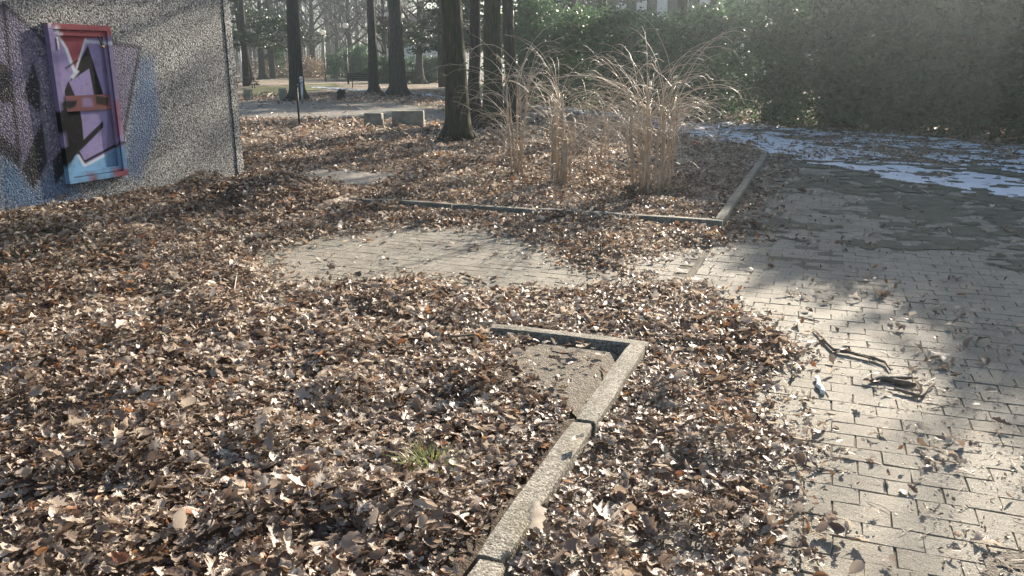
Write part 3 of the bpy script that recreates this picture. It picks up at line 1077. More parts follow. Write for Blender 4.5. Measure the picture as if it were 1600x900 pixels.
# dirt washed onto the outer side of the path
sheet('path_dirt', [(0.62, 2.0), (0.75, 3.2), (0.62, 3.75), (0.95, 4.3), (1.5, 4.6), (2.6, 4.4), (2.6, 1.8)], 0.034, M['soil'], 'dark dirt and moss strewn over the outer edge of the near paving', 'dirt', 0.016, 0.5, 'stuff', 9,
      True, 0.002, lambda X, Y: np.minimum(fbm(X * 2.2, Y * 2.2, 160, 3) - 0.50, fbm(X * 11, Y * 11, 162, 3) - 0.47) * 0.5)
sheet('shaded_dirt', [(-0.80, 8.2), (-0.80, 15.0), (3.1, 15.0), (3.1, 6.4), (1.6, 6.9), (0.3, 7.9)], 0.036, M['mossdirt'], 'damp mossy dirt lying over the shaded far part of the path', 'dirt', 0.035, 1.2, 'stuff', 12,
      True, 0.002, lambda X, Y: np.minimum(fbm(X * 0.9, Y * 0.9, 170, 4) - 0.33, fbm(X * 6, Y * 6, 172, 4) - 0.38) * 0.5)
# bare soil inside the kerb corner
sheet('bare_soil', SOIL, 0.012, M['soil'], 'bare crumbly soil inside the corner of the near kerb', 'soil', 0.03, 0.12, seed=4)

# ------------------------------------------------------------------ loose things on the ground
def stick(name, pts_px, rad, mat, label, cat, z=0.012, sides=6, sub=None, lift=None):
    pts = []
    for i, q in enumerate(pts_px):
        g = gp(*q)
        zz = float(ground_z(np.array(g[0]), np.array(g[1])))
        pts.append(Vector((g[0], g[1], zz + z + (lift[i] if lift else 0))))
    o_ = pts[0].copy(); o_.z = 0
    # subdivide with a little wander
    P, Rr = [], []
    rr = [q * (1.0 if 'tube' in name else 0.78) for q in rad]
    rnd = random.Random(len(label))
    for i in range(len(pts) - 1):
        for s in range(4):
            f = s / 4
            j = rr[i] * 0.5
            P.append(pts[i].lerp(pts[i + 1], f) - o_ + Vector((rnd.uniform(-j, j), rnd.uniform(-j, j), rnd.uniform(0, j) * .5)))
            Rr.append((rr[i] * (1 - f) + rr[i + 1] * f) * rnd.uniform(0.85, 1.12))
    P.append(pts[-1] - o_); Rr.append(rr[-1])
    t = Tubes(); t.add(P, Rr, sides)
    for a, b_, c in (sub or []):
        q = P[a]; t.add([q, q + Vector(b_) * 0.5 + Vector((0.004, -0.003, 0.004)), q + Vector(b_)], [Rr[a] * 0.7, Rr[a] * 0.5, c], 5)
    return tag(link(name, t.mesh(name), mat, None, o_), label, cat)


stick('split_stick', [(719, 430), (738, 437), (759, 447)], [0.010, 0.013, 0.011], M['darkstick'], 'short dark split stick on the cleared cross path paving', 'stick', 0.014)
stick('bent_twig', [(613, 369), (622, 360), (634, 357), (648, 355)], [0.010, 0.011, 0.010, 0.007], M['palestick'], 'pale bent twig at the back edge of the cleared paving', 'twig', 0.016)
stick('fallen_branch', [(1272, 519), (1302, 551), (1330, 556), (1365, 564), (1384, 571), (1390, 582)], [0.010, 0.014, 0.012, 0.013, 0.012, 0.006], M['stick'],
      'longest crooked fallen branch on the sunlit path paving', 'branch', 0.016, sub=[(5, (0.10, -0.03, 0.006), 0.003), (9, (0.10, -0.09, 0.0), 0.002), (6, (-.05, -.05, 0.0), 0.004)])
stick('bark_strip', [(1358, 599), (1380, 596), (1410, 602), (1440, 606)], [0.012, 0.024, 0.020, 0.008], M['stick'], 'thick brown strip of bark in the heap of branch debris', 'bark', 0.014,
      sub=[(3, (0.16, 0.03, 0.02), 0.006), (6, (0.12, 0.05, 0.01), 0.006)])
stick('splintered_branch', [(1395, 612), (1420, 618), (1438, 624), (1462, 598)], [0.012, 0.014, 0.010, 0.003], M['stick'], 'splintered branch end with pale splinter beside the bark strip', 'branch', 0.014)
stick('white_splinter', [(1437, 612), (1460, 598)], [0.004, 0.003], M['palestick'], 'white splinter sticking out of the branch debris', 'splinter', 0.026)
stick('white_tube', [(1274, 594), (1279, 606), (1285, 618)], [0.0125, 0.0125, 0.0125], M['paper'], 'short straight white paper tube on the sunlit paving', 'tube', 0.013, 10)
stick('dark_twig', [(1247, 497), (1262, 500), (1280, 504)], [0.005, 0.006, 0.004], M['darkstick'], 'thin dark twig on the paving behind the fallen branch', 'twig', 0.008)
stick('curved_stick', [(1160, 538), (1163, 552), (1174, 562), (1192, 571)], [0.006, 0.007, 0.007, 0.004], M['stick'], 'curved stick at the leaf edge beside the sunlit path', 'stick', 0.02)
stick('thin_twig', [(1112, 484), (1128, 488), (1140, 505)], [0.005, 0.005, 0.003], M['darkstick'], 'small twig lying where leaves meet the junction of the paths', 'twig', 0.02)
stick('dark_straw', [(1254, 727), (1278, 738), (1300, 738), (1326, 736)], [0.004, 0.004, 0.0035, 0.002], M['darkstick'], 'thin dark straw on the nearest part of the paving', 'twig', 0.006)
stick('grey_twig', [(700, 548), (730, 545), (770, 540)], [0.010, 0.009, 0.006], M['stick'], 'grey twig half buried in leaves behind the soil patch', 'twig', 0.06)
stick('pale_straw', [(1098, 830), (1097, 845), (1097, 858)], [0.004, 0.004, 0.003], M['palestick'], 'upright pale straw among the leaves beside the near kerb', 'straw', 0.03)
stick('dry_stem', [(372, 440), (368, 465), (376, 520), (378, 545)], [0.004, 0.004, 0.003, 0.002], M['palestick'], 'long thin pale dry stem on the leaves before the cleared paving', 'stem', 0.07)
stick('root_stick', [(862, 562), (880, 566), (897, 565)], [0.006, 0.007, 0.005], M['darkstick'], 'dark stick lying on the bare soil in the kerb corner', 'stick', 0.03)
for i, (q0, q1, lb) in enumerate((((1290, 612), (1294, 622), 'short twig stub right beside the white paper tube'), ((1455, 640), (1490, 633), 'loose straw near the branch debris on the paving'))):
    stick('twig_stub', [q0, q1], [0.004, 0.003], M['stick'], lb, 'twig', 0.006)

LOOSE = [((742, 390), 0.14, 0.30, 'dark_leaf', 'large dark curled leaf alone in the middle of the cleared paving'),
         ((573, 368), 0.10, 0.88, 'pale_leaf', 'pale curled leaf near the back of the cleared paving'),
         ((455, 390), 0.10, 0.75, 'curled_leaf', 'curled greyish leaf by the west end of the cleared paving'),
         ((489, 374), 0.11, 0.18, 'brown_leaf', 'dark brown leaf at the back west edge of the cleared paving'),
         ((598, 382), 0.09, 0.25, 'folded_leaf', 'folded dark leaf just in front of the bent pale twig'),
         ((500, 408), 0.09, 0.7, 'long_leaf', 'long greyish leaf lying flat across the west paving joints'),
         ((602, 405), 0.08, 0.86, 'white_leaf', 'small whitish leaf in the centre of the cross path'),
         ((677, 442), 0.09, 0.90, 'leaf_flake', 'whitish leaf standing at the front edge of the cleared paving'),
         ((577, 378), 0.07, 0.95, 'rust_leaf', 'little rust red leaf on the paving behind the folded leaf'),
         ((969, 385), 0.15, 0.88, 'broad_leaf', 'broad pale leaf on the heap before the shrub bed kerb'),
         ((1370, 287), 0.16, 0.85, 'lone_leaf', 'lone pale leaf on the shaded part of the path'),
         ((983, 825), 0.11, 0.90, 'flat_leaf', 'flat bright pale leaf among the litter right of the kerb'),
         ((838, 855), 0.11, 0.90, 'upright_leaf', 'bright leaf standing upright against the near end of the kerb'),
         ((905, 688), 0.09, 0.8, 'kerb_leaf', 'curled leaf lying across the top of the near kerb'),
         ((990, 554), 0.07, 0.9, 'corner_leaf', 'small white leaf resting beside the kerb corner'),
         ((838, 594), 0.08, 0.88, 'soil_leaf', 'pale leaf lying on the bare soil patch'),
         ((290, 692), 0.12, 0.88, 'bleached_leaf', 'large bleached curled leaf amid the leaf carpet'),
         ((1360, 722), 0.06, 0.7, 'paving_leaf', 'small tan leaf on the near paving beside a joint'),
         ((1321, 706), 0.045, 0.3, 'dark_flake', 'small dark bark flake on the near paving'),
         ((1411, 770), 0.05, 0.35, 'bark_flake', 'brown bark flake lying before the dirty strip'),
         ((1540, 852), 0.10, 0.72, 'trodden_leaf', 'trodden tan leaf in the dirt strip at the paving edge'),
         ((1573, 838), 0.035, 0.90, 'white_scrap', 'tiny white scrap in the dirt at the paving edge')]
for i, ((qx, qy), s_, tn, nm, lb) in enumerate(LOOSE):
    g = gp(qx, qy)
    onk = nm == 'kerb_leaf'
    if onk: g = gp(qx, qy, 0.1)
    z = 0.10 if onk else float(ground_z(np.array(g[0]), np.array(g[1]))) + (0.0 if float(clear_sd(np.array(g[0]), np.array(g[1]))) > 0 else 0.055)
    V, F = leaf_template(9, 900 + i, 0.9)
    V = V * s_
    rot = eul(random.uniform(-.2, .2), random.uniform(-.2, .2) + (1.0 if nm == 'upright_leaf' else 0), random.uniform(0, 6.28))
    V = V @ rot.T
    V[:, 2] -= V[:, 2].min() - 0.002
    me = np_mesh(nm, V, F, {'tint': np.full(len(V), tn)}, True)
    tag(link(nm, me, M['leaf'], None, (g[0], g[1], z)), lb, 'leaf')

# grass tuft
g = gp(676, 728, 0.06)
tuft_z = float(hz(np.array(g[0]), np.array(g[1]))) + 0.045
V, Q, T_ = [], [], []
for i in range(170):
    w = random.uniform(0, 6.28); rr = random.uniform(0, 0.095) ** 1.0
    bx, by = rr * math.cos(w) * 1.3, rr * math.sin(w)
    L = random.uniform(0.03, 0.085); le = random.uniform(0.4, 1.2); wd = 0.003
    tx, ty = -math.sin(w), math.cos(w)
    n0 = len(V)
    for s in range(3):
        f = s / 2
        ox = bx + math.cos(w) * le * L * f * f * 1.0; oy = by + math.sin(w) * le * L * f * f; oz = L * (f - 0.35 * le * f * f)
        ww = wd * (1 - 0.8 * f)
        V += [(ox - tx * ww, oy - ty * ww, oz), (ox + tx * ww, oy + ty * ww, oz)]
    Q += [(n0, n0 + 1, n0 + 3, n0 + 2), (n0 + 2, n0 + 3, n0 + 5, n0 + 4)]
    T_ += [random.random()] * 6
tag(link('grass_tuft', np_mesh('grass_tuft', np.array(V), np.array(Q), {'tint': np.array(T_)}), M['blade'], None, (g[0], g[1], tuft_z)),
    'small bright green grass tuft growing through the leaf carpet', 'grass tuft')

# ------------------------------------------------------------------ pruned shrubs in the far bed
def arch(base, az, L, rise, droop, rnd, n=7):
    """a shoot that climbs and bends over"""
    p = Vector(base); pts = [p.copy()]
    el = rise
    for i in range(n):
        f = (i + 1) / n
        d = Vector((math.cos(az) * math.cos(el), math.sin(az) * math.cos(el), math.sin(el)))
        p = p + d * (L / n)
        pts.append(p.copy())
        el -= droop / n * (0.5 + f * (1.2 if f > 0.6 else 0.8)); az += rnd.uniform(-0.12, 0.12)
    return pts


def shrub(name, base, label, canes, n_shoot, seed, spread=0.25, zsh=(0.25, 1.25), Ls=(0.5, 1.2), stumps=(), extra=(), single=45):
    rnd = random.Random(seed)
    bz = float(hz(np.array(base[0]), np.array(base[1])))
    root = tag(empty(name, (base[0], base[1], bz)), label, 'shrub', 'pruned shrubs in the far bed')
    heads = []
    for i in range(canes):
        a = rnd.uniform(0, 6.28); r0 = rnd.uniform(0, spread) ** 1.0
        b = Vector((r0 * math.cos(a) * 1.2, r0 * math.sin(a) * 0.8, -0.05))
        h = rnd.uniform(zsh[1] * 0.55, zsh[1])
        le = rnd.uniform(0, 0.16)
        pts = [b + Vector((math.cos(a) * le * h * f + rnd.uniform(-.012, .012), math.sin(a) * le * h * f + rnd.uniform(-.012, .012), (h + .05) * f)) for f in (0, .2, .4, .6, .8, 1)]
        rad = rnd.uniform(0.007, 0.0145)
        t = Tubes(); t.add(pts, [rad * 1.15, rad, rad, rad * .95, rad * .9, rad * .8], 7)
        link('cane', t.mesh('cane'), M['cane'], root)
        for f in (.3, .55, .7, .8, .9, .95, 1.0, 1.0): heads.append((pts[0].lerp(pts[-1], f), a))
    for (dx, dy, h, r_) in stumps:
        t = Tubes(); t.add([(dx, dy, -.05), (dx + .01, dy, h * .5), (dx + .015, dy, h)], [r_ * 1.1, r_, r_], 9)
        o = link('cut_stump', t.mesh('cut_stump'), M['cane'], root)
        t = Tubes(); t.add([(dx + .015, dy, h - .001), (dx + .015, dy, h + 0.012)], [r_ * .98, r_ * .93], 9)
        link('cut_face', t.mesh('cut_face'), M['cutwood'], o)
        heads.append((Vector((dx, dy, h * .8)), rnd.uniform(0, 6.28)))
    allp = [([Vector(q) for q in pts], r_) for pts, r_ in extra]
    for i in range(n_shoot):
        hp, a = rnd.choice(heads)
        if hp.z < zsh[0] and rnd.random() < .6: continue
        az = a + rnd.gauss(0, 1.3)
        L = rnd.uniform(*Ls) * (0.6 + 0.5 * hp.z / zsh[1])
        allp.append((arch(hp, az, L, rnd.uniform(0.3, 1.45), rnd.uniform(0.7, 2.4), rnd), rnd.uniform(0.0026, 0.0052)))
    mass = Tubes()
    for i, (pts, r_) in enumerate(allp):
        n = len(pts)
        rr = [r_ * (1 - 0.62 * j / (n - 1)) for j in range(n)]
        sub = []
        for s in range(rnd.randint(0, 3)):
            q = rnd.randint(n // 2, n - 1)
            d = (pts[q] - pts[q - 1]).normalized() + Vector((rnd.uniform(-.6, .6), rnd.uniform(-.6, .6), rnd.uniform(-.3, .5)))
            sub.append(arch(pts[q], math.atan2(d.y, d.x), rnd.uniform(.12, .4), rnd.uniform(-.3, .7), rnd.uniform(.6, 1.8), rnd, 4))
        if i < single:
            t = Tubes(); t.add(pts, rr, 5)
            for q in sub: t.add(q, [r_ * .5, r_ * .45, r_ * .4, r_ * .35, r_ * .3], 3, False)
            link('arching_shoot', t.mesh('arching_shoot'), M['shoot'], root)
        else:
            mass.add(pts, rr, 4, False)
            for q in sub: mass.add(q, [r_ * .5, r_ * .45, r_ * .4, r_ * .35, r_ * .3], 3, False)
    if mass.n: tag(link('twiggy_growth', mass.mesh('twiggy_growth'), M['shoot'], root), kind='stuff')
    return root


shrub('pruned_shrub', gp(1018, 303, .05), 'largest pruned shrub with many tan upright canes and arching pale shoots', 26, 270, 5, 0.27, (0.3, 1.32), (0.55, 1.3),
      stumps=[(-0.1, -.12, .55, .02), (0.12, -.08, .9, .022)], single=90)
shrub('pruned_shrub', gp(806, 272, .05), 'slender pruned shrub beside the mossy tree trunk, shoots arching to both sides', 9, 95, 9, 0.11, (0.3, 1.38), (0.55, 1.4), single=60)
shrub('pruned_shrub', gp(876, 292, .05), 'pruned shrub with thick cut stumps between the other two shrubs', 8, 90, 12, 0.16, (0.2, 1.22), (0.5, 1.25),
      stumps=[(0.05, -.03, .60, .034), (-.14, .05, .9, .018), (-.02, .10, .92, .022)],
      extra=[([(-.05, .1, 0.1), (.35, .2, .75), (.75, .3, 1.3), (.98, .34, 1.55), (1.06, .36, 1.55), (1.12, .38, 1.45)], 0.011)], single=45)
shrub('pruned_shrub', gp(930, 280, .05), 'thin young shrub with few shoots just behind the cut stumps', 3, 60, 17, 0.10, (0.2, .75), (0.4, 1.0), single=30)

# ------------------------------------------------------------------ trees
def tree_meshes(seed, r0, bole, H, n_limb, levels, lean=0.0, spread=0.6, twigr=0.006, limb_low=None, sides=10, fork=0):
    rnd = random.Random(seed)
    tr, tw = Tubes(), Tubes()

    def grow(p, d, L, r, lv):
        n = 4 if lv < 3 else 3
        pts = [p.copy()]; rr = [r]
        q = p.copy(); dd = d.copy()
        for i in range(n):
            dd = (dd + Vector((rnd.gauss(0, .14), rnd.gauss(0, .14), rnd.gauss(0.06, .10)))).normalized()
            q = q + dd * (L / n)
            pts.append(q.copy()); rr.append(max(r * (1 - 0.6 * (i + 1) / n), twigr * .5))
        (tr if lv <= 1 else tw).add(pts, rr, 7 if lv <= 1 else (4 if lv == 2 else 3), False)
        if lv >= levels: return
        kids = rnd.randint(3, 5) if lv < 3 else rnd.randint(2, 4)
        for k in range(kids):
            f = rnd.uniform(0.3, 1.0)
            j = min(int(f * n), n - 1)
            b = pts[j].lerp(pts[j + 1], f * n - j)
            az = rnd.uniform(0, 6.28)
            perp = dd.cross(Vector((math.cos(az), math.sin(az), .3))).normalized()
            nd = (dd * rnd.uniform(.6, 1.1) + perp * rnd.uniform(.5, 1.0) + Vector((0, 0, .12))).normalized()
            grow(b, nd, L * rnd.uniform(.45, .72), max(rr[j] * rnd.uniform(.45, .65), twigr), lv + 1)

    n = 12
    pts, rr = [], []
    a = rnd.uniform(0, 6.28)
    for i in range(n + 1):
        f = (i / n) ** 1.35
        z = H * f
        w = lean * z + 0.05 * math.sin(z * 0.7 + seed) * min(1, z)
        pts.append(Vector((w * 1.0 + rnd.gauss(0, .01), 0.35 * w + rnd.gauss(0, .01), z - 0.06 * (i == 0))))
        rr.append(r0 * (1 - 0.78 * f) * (1 + 0.55 * math.exp(-z / (0.9 * r0 + .05))))
    tr.add(pts, rr, sides)
    for k in range(6):
        az = k * 1.05 + rnd.uniform(-.3, .3); e = Vector((math.cos(az), math.sin(az), 0))
        R1 = r0 * rnd.uniform(1.9, 2.7)
        tr.add([Vector((0, 0, r0 * 2.4)) + e * r0 * .55, Vector((0, 0, r0 * 1.0)) + e * r0 * .95, Vector((0, 0, r0 * .3)) + e * r0 * 1.4, e * R1 - Vector((0, 0, .06))], [r0 * .2, r0 * .36, r0 * .34, r0 * .15], 7, False)
    for k in range(n_limb):
        f = (k + rnd.random()) / n_limb
        z = bole + (H * 0.97 - bole) * f
        i = max(j for j in range(n + 1) if pts[j].z <= z + 1e-6)
        i = min(i, n - 1)
        b = pts[i].lerp(pts[i + 1], (z - pts[i].z) / max(pts[i + 1].z - pts[i].z, .01))
        az = k * 2.4 + rnd.uniform(-.5, .5)
        L = (H - z) * spread * rnd.uniform(.7, 1.1) + 0.8
        el = rnd.uniform(.25, .8) + f * .35
        d = Vector((math.cos(az) * math.cos(el), math.sin(az) * math.cos(el), math.sin(el)))
        grow(b, d, L, max(rr[i] * rnd.uniform(.32, .5), .012), 1)
    return tr.mesh('trunk'), tw.mesh('crown', False)


def copy_parts(parts, name, loc, label, cat, group, rz=0.0, s=1.0, tilt=(0, 0), mats=None):
    root = tag(empty(name, loc, rz), label, cat, group)
    root.scale = (s,) * 3 if not hasattr(s, '__len__') else s
    root.rotation_euler = (tilt[0], tilt[1], rz)
    for (pn, me, mt, kd) in parts:
        o = link(pn, me, mt, root)
        if kd: o['kind'] = kd
    return root


def as_parts(ms, bark='bark', twig='twig'):
    return [('trunk', ms[0], M[bark], None), ('crown', ms[1], M[twig], 'stuff')]


def gz(p): return (p[0], p[1], float(hz(np.array(p[0]), np.array(p[1]))))


T_BIG = as_parts(tree_meshes(1, 0.36, 6.0, 17, 16, 4, 0.0, 0.42, 0.010))
T_MOSS = as_parts(tree_meshes(2, 0.25, 3.6, 13, 14, 4, 0.012, 0.45, 0.008), 'mossbark')
T_FORK = as_parts(tree_meshes(3, 0.24, 2.1, 9, 14, 4, 0.02, 0.7, 0.010))
T_THIN = as_parts(tree_meshes(4, 0.15, 3.4, 12, 12, 4, 0.0, 0.4, 0.008))
T_ORN = as_parts(tree_meshes(5, 0.26, 1.7, 6.5, 16, 4, 0.0, 0.85, 0.012))

T_SLIM = as_parts(tree_meshes(6, 0.16, 7.0, 9.5, 4, 2, 0.0, 0.12, 0.010))
GRP = 'trees of the park'
copy_parts(T_MOSS, 'park_tree', gz(gp(714, 224)), 'stout mossy trunk standing nearest, just behind the shrub bed', 'tree', GRP, 0.6, 1.0, (0, -0.02))
copy_parts(T_THIN, 'park_tree', gz(gp(744, 207)), 'slim dark trunk right behind the nearest mossy trunk', 'tree', GRP, 1.0, 1.05, (0, 0.01))
copy_parts(T_MOSS, 'park_tree', gz(gp(772, 200)), 'dark leaning trunk in the cluster behind the slender shrub', 'tree', GRP, 2.2, 1.05, (0.0, 0.05))
copy_parts(T_THIN, 'park_tree', gz(gp(797, 192)), 'thin trunk at the hedge end of the trunk cluster', 'tree', GRP, 4.0, 1.2, (0.0, 0.03))
copy_parts(T_BIG, 'park_tree', gz(gp(622, 150)), 'thickest dark straight trunk beyond the long stone block', 'tree', GRP, 0.3, 1.1)
copy_parts(T_BIG, 'park_tree', gz(gp(585, 147)), 'dark straight trunk standing next to the thickest trunk', 'tree', GRP, 2.0, 0.78)
copy_parts(T_BIG, 'park_tree', gz(gp(466, 157)), 'straight dark trunk directly behind the metal post', 'tree', GRP, 4.2, 0.92)
copy_parts(T_BIG, 'park_tree', gz(gp(392, 133)), 'leaning dark trunk rising beside the corner of the painted wall', 'tree', GRP, 1.2, 0.85, (0.0, -0.11))
copy_parts(T_FORK, 'park_tree', gz(gp(411, 124)), 'forked bare tree on the lawn behind the leaning trunk', 'tree', GRP, 0.4, 1.5)
copy_parts(T_FORK, 'park_tree', gz(gp(444, 121)), 'small slim tree on the far lawn beyond the forked one', 'tree', GRP, 3.0, 1.25)
copy_parts(T_ORN, 'park_tree', gz(at(656, 70)), 'dark spreading low tree before the clipped hedge and white house', 'tree', GRP, 1.0, 1.35)
copy_parts(T_ORN, 'park_tree', gz(at(602, 76)), 'low forked tree half hidden by the thickest trunk', 'tree', GRP, 2.6, 1.2)
copy_parts(T_ORN, 'park_tree', gz(at(548, 104)), 'rounded bare tree behind the taller far globe lamp', 'tree', GRP, 4.4, 1.7)
copy_parts(T_ORN, 'park_tree', gz(at(528, 120)), 'bare tree between the two far globe lamps', 'tree', GRP, 5.4, 1.6)
copy_parts(T_ORN, 'park_tree', gz(at(490, 110)), 'bare bushy tree beyond the shorter far lamp', 'tree', GRP, 0.4, 1.9)
copy_parts(T_FORK, 'park_tree', gz(at(472, 135)), 'hazy grey tree in the far gap behind the post', 'tree', GRP, 2.4, 2.0)
copy_parts(T_FORK, 'park_tree', gz(at(560, 140)), 'tall grey tree closing the gap with bright sky', 'tree', GRP, 1.4, 1.7)
copy_parts(T_FORK, 'park_tree', gz(at(430, 140)), 'grey bare tree far behind the forked tree', 'tree', GRP, 5.4, 2.1)
copy_parts(T_FORK, 'park_tree', gz(at(515, 150)), 'farthest grey tree above the pale path', 'tree', GRP, 3.4, 2.3)
copy_parts(T_FORK, 'park_tree', gz(at(385, 120)), 'bare tree far behind beside the wall corner', 'tree', GRP, 4.1, 1.9)
# trunks behind the hedge
for i, (q, D, k_, s_, lb) in enumerate(((832, 34, T_BIG, 0.85, 'broad trunk rising out of the hedge above the slender shrub'), (893, 38, T_THIN, 1.5, 'thin trunk behind the hedge above the cut stumps'),
                                        (938, 36, T_THIN, 1.7, 'narrow trunk seen against the pale building, nearest the shrubs'), (1058, 33, T_THIN, 1.5, 'dark trunk before the pale building above the largest shrub'),
                                        (1135, 30, T_BIG, 0.7, 'trunk among the hedge tops beyond the largest shrub'), (1172, 34, T_THIN, 1.3, 'trunk at the edge of the pale building, hedge side'), (1236, 31, T_BIG, 0.8, 'tall bare tree rising behind the hedge over the snow'))):
    copy_parts(k_, 'park_tree', gz(at(q, D)), lb, 'tree', GRP, i * 1.3, s_, (0, 0.02 * (i % 3 - 1)))


# evergreen foliage ---------------------------------------------------------
def foliage(seed, clumps, n_leaf, size, spread, flat=0.6, drape=0.0):
    """leaf quads gathered round clump centres"""
    g = np.random.default_rng(seed)
    C = np.array(clumps)
    k = g.integers(0, len(C), n_leaf)
    P = C[k][:, :3] + g.normal(0, 1, (n_leaf, 3)) * (spread * C[k][:, 3:4]) * (1, 1, flat)
    P[:, 2] = np.maximum(P[:, 2], 0.03)
    s = g.uniform(0.6, 1.3, n_leaf) * size
    u = g.normal(0, 1, (n_leaf, 3)); u[:, 2] = u[:, 2] * 0.6 - drape; u /= np.linalg.norm(u, axis=1)[:, None]
    w = np.cross(u, g.normal(0, 1, (n_leaf, 3))); w /= np.linalg.norm(w, axis=1)[:, None]
    a = P - u * s[:, None]; b = P + w * s[:, None] * .42; c = P + u * s[:, None]; d = P - w * s[:, None] * .42
    V = np.stack([a, b, c, d], 1).reshape(-1, 3)
    tint = np.repeat(np.clip(g.beta(2, 2, n_leaf) * 0.7 + 0.3 * g.random(len(C))[k], 0, 1), 4)
    return np_mesh('foliage', V, np.arange(n_leaf * 4).reshape(-1, 4), {'tint': tint})


def bush_parts(seed, w, h, n_clump, n_leaf, size, spread=0.32, stems=7, low=0.1):
    rnd = random.Random(seed)
    cl = []
    t = Tubes()
    for i in range(n_clump):
        a = rnd.uniform(0, 6.28); z = rnd.uniform(low, 1) ** 0.9
        rr = w * math.sqrt(rnd.random()) * (1.0 - 0.35 * max(0, z - .6) / .4) * (0.75 + 0.35 * math.sin(a * 3 + seed))
        cl.append((rr * math.cos(a), rr * math.sin(a), z * h, rnd.uniform(.6, 1.3)))
    for i in range(stems):
        c = rnd.choice(cl)
        b = Vector((rnd.uniform(-.25, .25) * w, rnd.uniform(-.25, .25) * w, -.05)); e = Vector(c[:3])
        m_ = b.lerp(e, .5) + Vector((rnd.uniform(-.2, .2), rnd.uniform(-.2, .2), .2 * h * .3))
        t.add([b, b.lerp(m_, .5), m_, m_.lerp(e, .5), e], [.045, .038, .03, .02, .01], 5, False)
    return [('stems', t.mesh('stems'), M['bark'], None), ('foliage', foliage(seed, cl, n_leaf, size, spread), M['evergreen'], 'stuff')]


B_TALL = [bush_parts(21 + i, 1.9, 6.0, 200, 38000, 0.095, 0.33, 30, 0.02) for i in range(2)]
B_LOW = [bush_parts(41 + i, 1.5, 2.9, 70, 11000, 0.07, 0.30, 9, 0.02) for i in range(2)]
for P_ in B_TALL + B_LOW:
    P_[1][1].materials.append(M['evergreen']); P_[0][1].materials.append(M['bark'])
GH = 'evergreen bushes of the hedge row'
hedge = [(-3.3, 25.4, 0, 1.05, 'evergreen bush of the hedge behind the largest shrub, lowest at that end'), (-1.3, 24.2, 0, 1.15, 'evergreen bush above the west end of the snow patch'),
         (0.3, 23.4, 1, 0.76, 'taller evergreen bush beyond the middle of the snow patch'), (1.7, 22.4, 1, 0.88, 'tall evergreen bush with gaps of light through its leaves'),
         (3.3, 21.6, 1, 0.98, 'tall dark evergreen bush over the brighter end of the snow'), (4.7, 20.4, 1, 1.05, 'tall evergreen bush where the hedge comes closest in view'),
         (6.4, 19.4, 1, 0.98, 'tallest evergreen bush at the sunward end of the hedge'), (8.2, 18.2, 1, 0.98, 'evergreen bush at the outer end of the hedge'),
         (-5.0, 27.3, 0, 1.0, 'dark evergreen bush behind the thin young shrub'), (-6.9, 28.8, 0, 1.1, 'dark evergreen bush behind the cut stumps'),
         (-9.0, 30.6, 0, 1.15, 'dark evergreen bush behind the slender shrub'), (-11.0, 32.2, 0, 1.35, 'dark evergreen bush behind the trunk cluster')]
for i, (x, y, t_, s_, lb) in enumerate(hedge):
    copy_parts((B_TALL if t_ else B_LOW)[i % 2], 'evergreen_bush', gz((x, y)), lb, 'bush', GH, i * 1.9, s_)
copy_parts(T_SLIM, 'park_tree', gz((4.6, 23.2)), 'slim tall tree rising above the sunward end of the hedge', 'tree', GRP, 0.5, (0.6, 0.6, 1.0))

# pine at the upper left and far evergreens
rnd = random.Random(77)
cl = []
tp = Tubes(); tp.add([(0, 0, -.1), (.05, 0, 3), (.1, .05, 7), (.1, .1, 13)], [.3, .25, .18, .05], 9)
for i in range(46):
    z = rnd.uniform(3.0, 12.5); a = i * 2.4; L = (13.5 - z) * .42 + .8
    e = Vector((math.cos(a) * L, math.sin(a) * L, z + rnd.uniform(-.5, .6)))
    tp.add([(0.1, .03, z), Vector((0.1, .03, z)).lerp(e, .5) + Vector((0, 0, .2)), e], [.06, .04, .015], 4, False)
    for f in (.45, .65, .85, 1.0): 
        q = Vector((0.1, .03, z)).lerp(e, f); cl.append((q.x, q.y, q.z + .1, rnd.uniform(.6, 1.2)))
PINE = [('trunk', tp.mesh('trunk'), M['bark'], None), ('crown', foliage(78, cl, 16000, 0.13, 0.42, 0.35, 0.2), M['needle'], 'stuff')]
GP_ = 'pines of the park'
copy_parts(PINE, 'pine_tree', gz(at(383, 66)), 'pine with green needles above the leaning trunk by the wall', 'pine tree', GP_, 0.4, 0.95)
copy_parts(PINE, 'pine_tree', gz(at(425, 98)), 'olive green pine behind the forked bare tree', 'pine tree', GP_, 2.0, 1.2)
copy_parts(PINE, 'pine_tree', gz(at(355, 84)), 'pine mostly hidden by the painted wall corner', 'pine tree', GP_, 3.0, 1.1)
copy_parts(PINE, 'pine_tree', gz(at(690, 60)), 'dark evergreen tree between the thickest trunk and the mossy trunk', 'pine tree', GP_, 4.0, 0.9)
copy_parts(PINE, 'pine_tree', gz(at(764, 47)), 'dark evergreen tree filling the gaps of the trunk cluster', 'pine tree', GP_, 1.0, 0.85)
copy_parts(PINE, 'pine_tree', gz(at(815, 52)), 'dark evergreen tree behind the broad trunk in the hedge', 'pine tree', GP_, 2.7, 0.9)
copy_parts(PINE, 'pine_tree', gz(at(905, 50)), 'evergreen tree before the near end of the pale building', 'pine tree', GP_, 5.0, 0.9)
copy_parts(PINE, 'pine_tree', gz(at(1215, 44)), 'evergreen tree covering the sunward end of the pale building', 'pine tree', GP_, 3.6, 0.9)
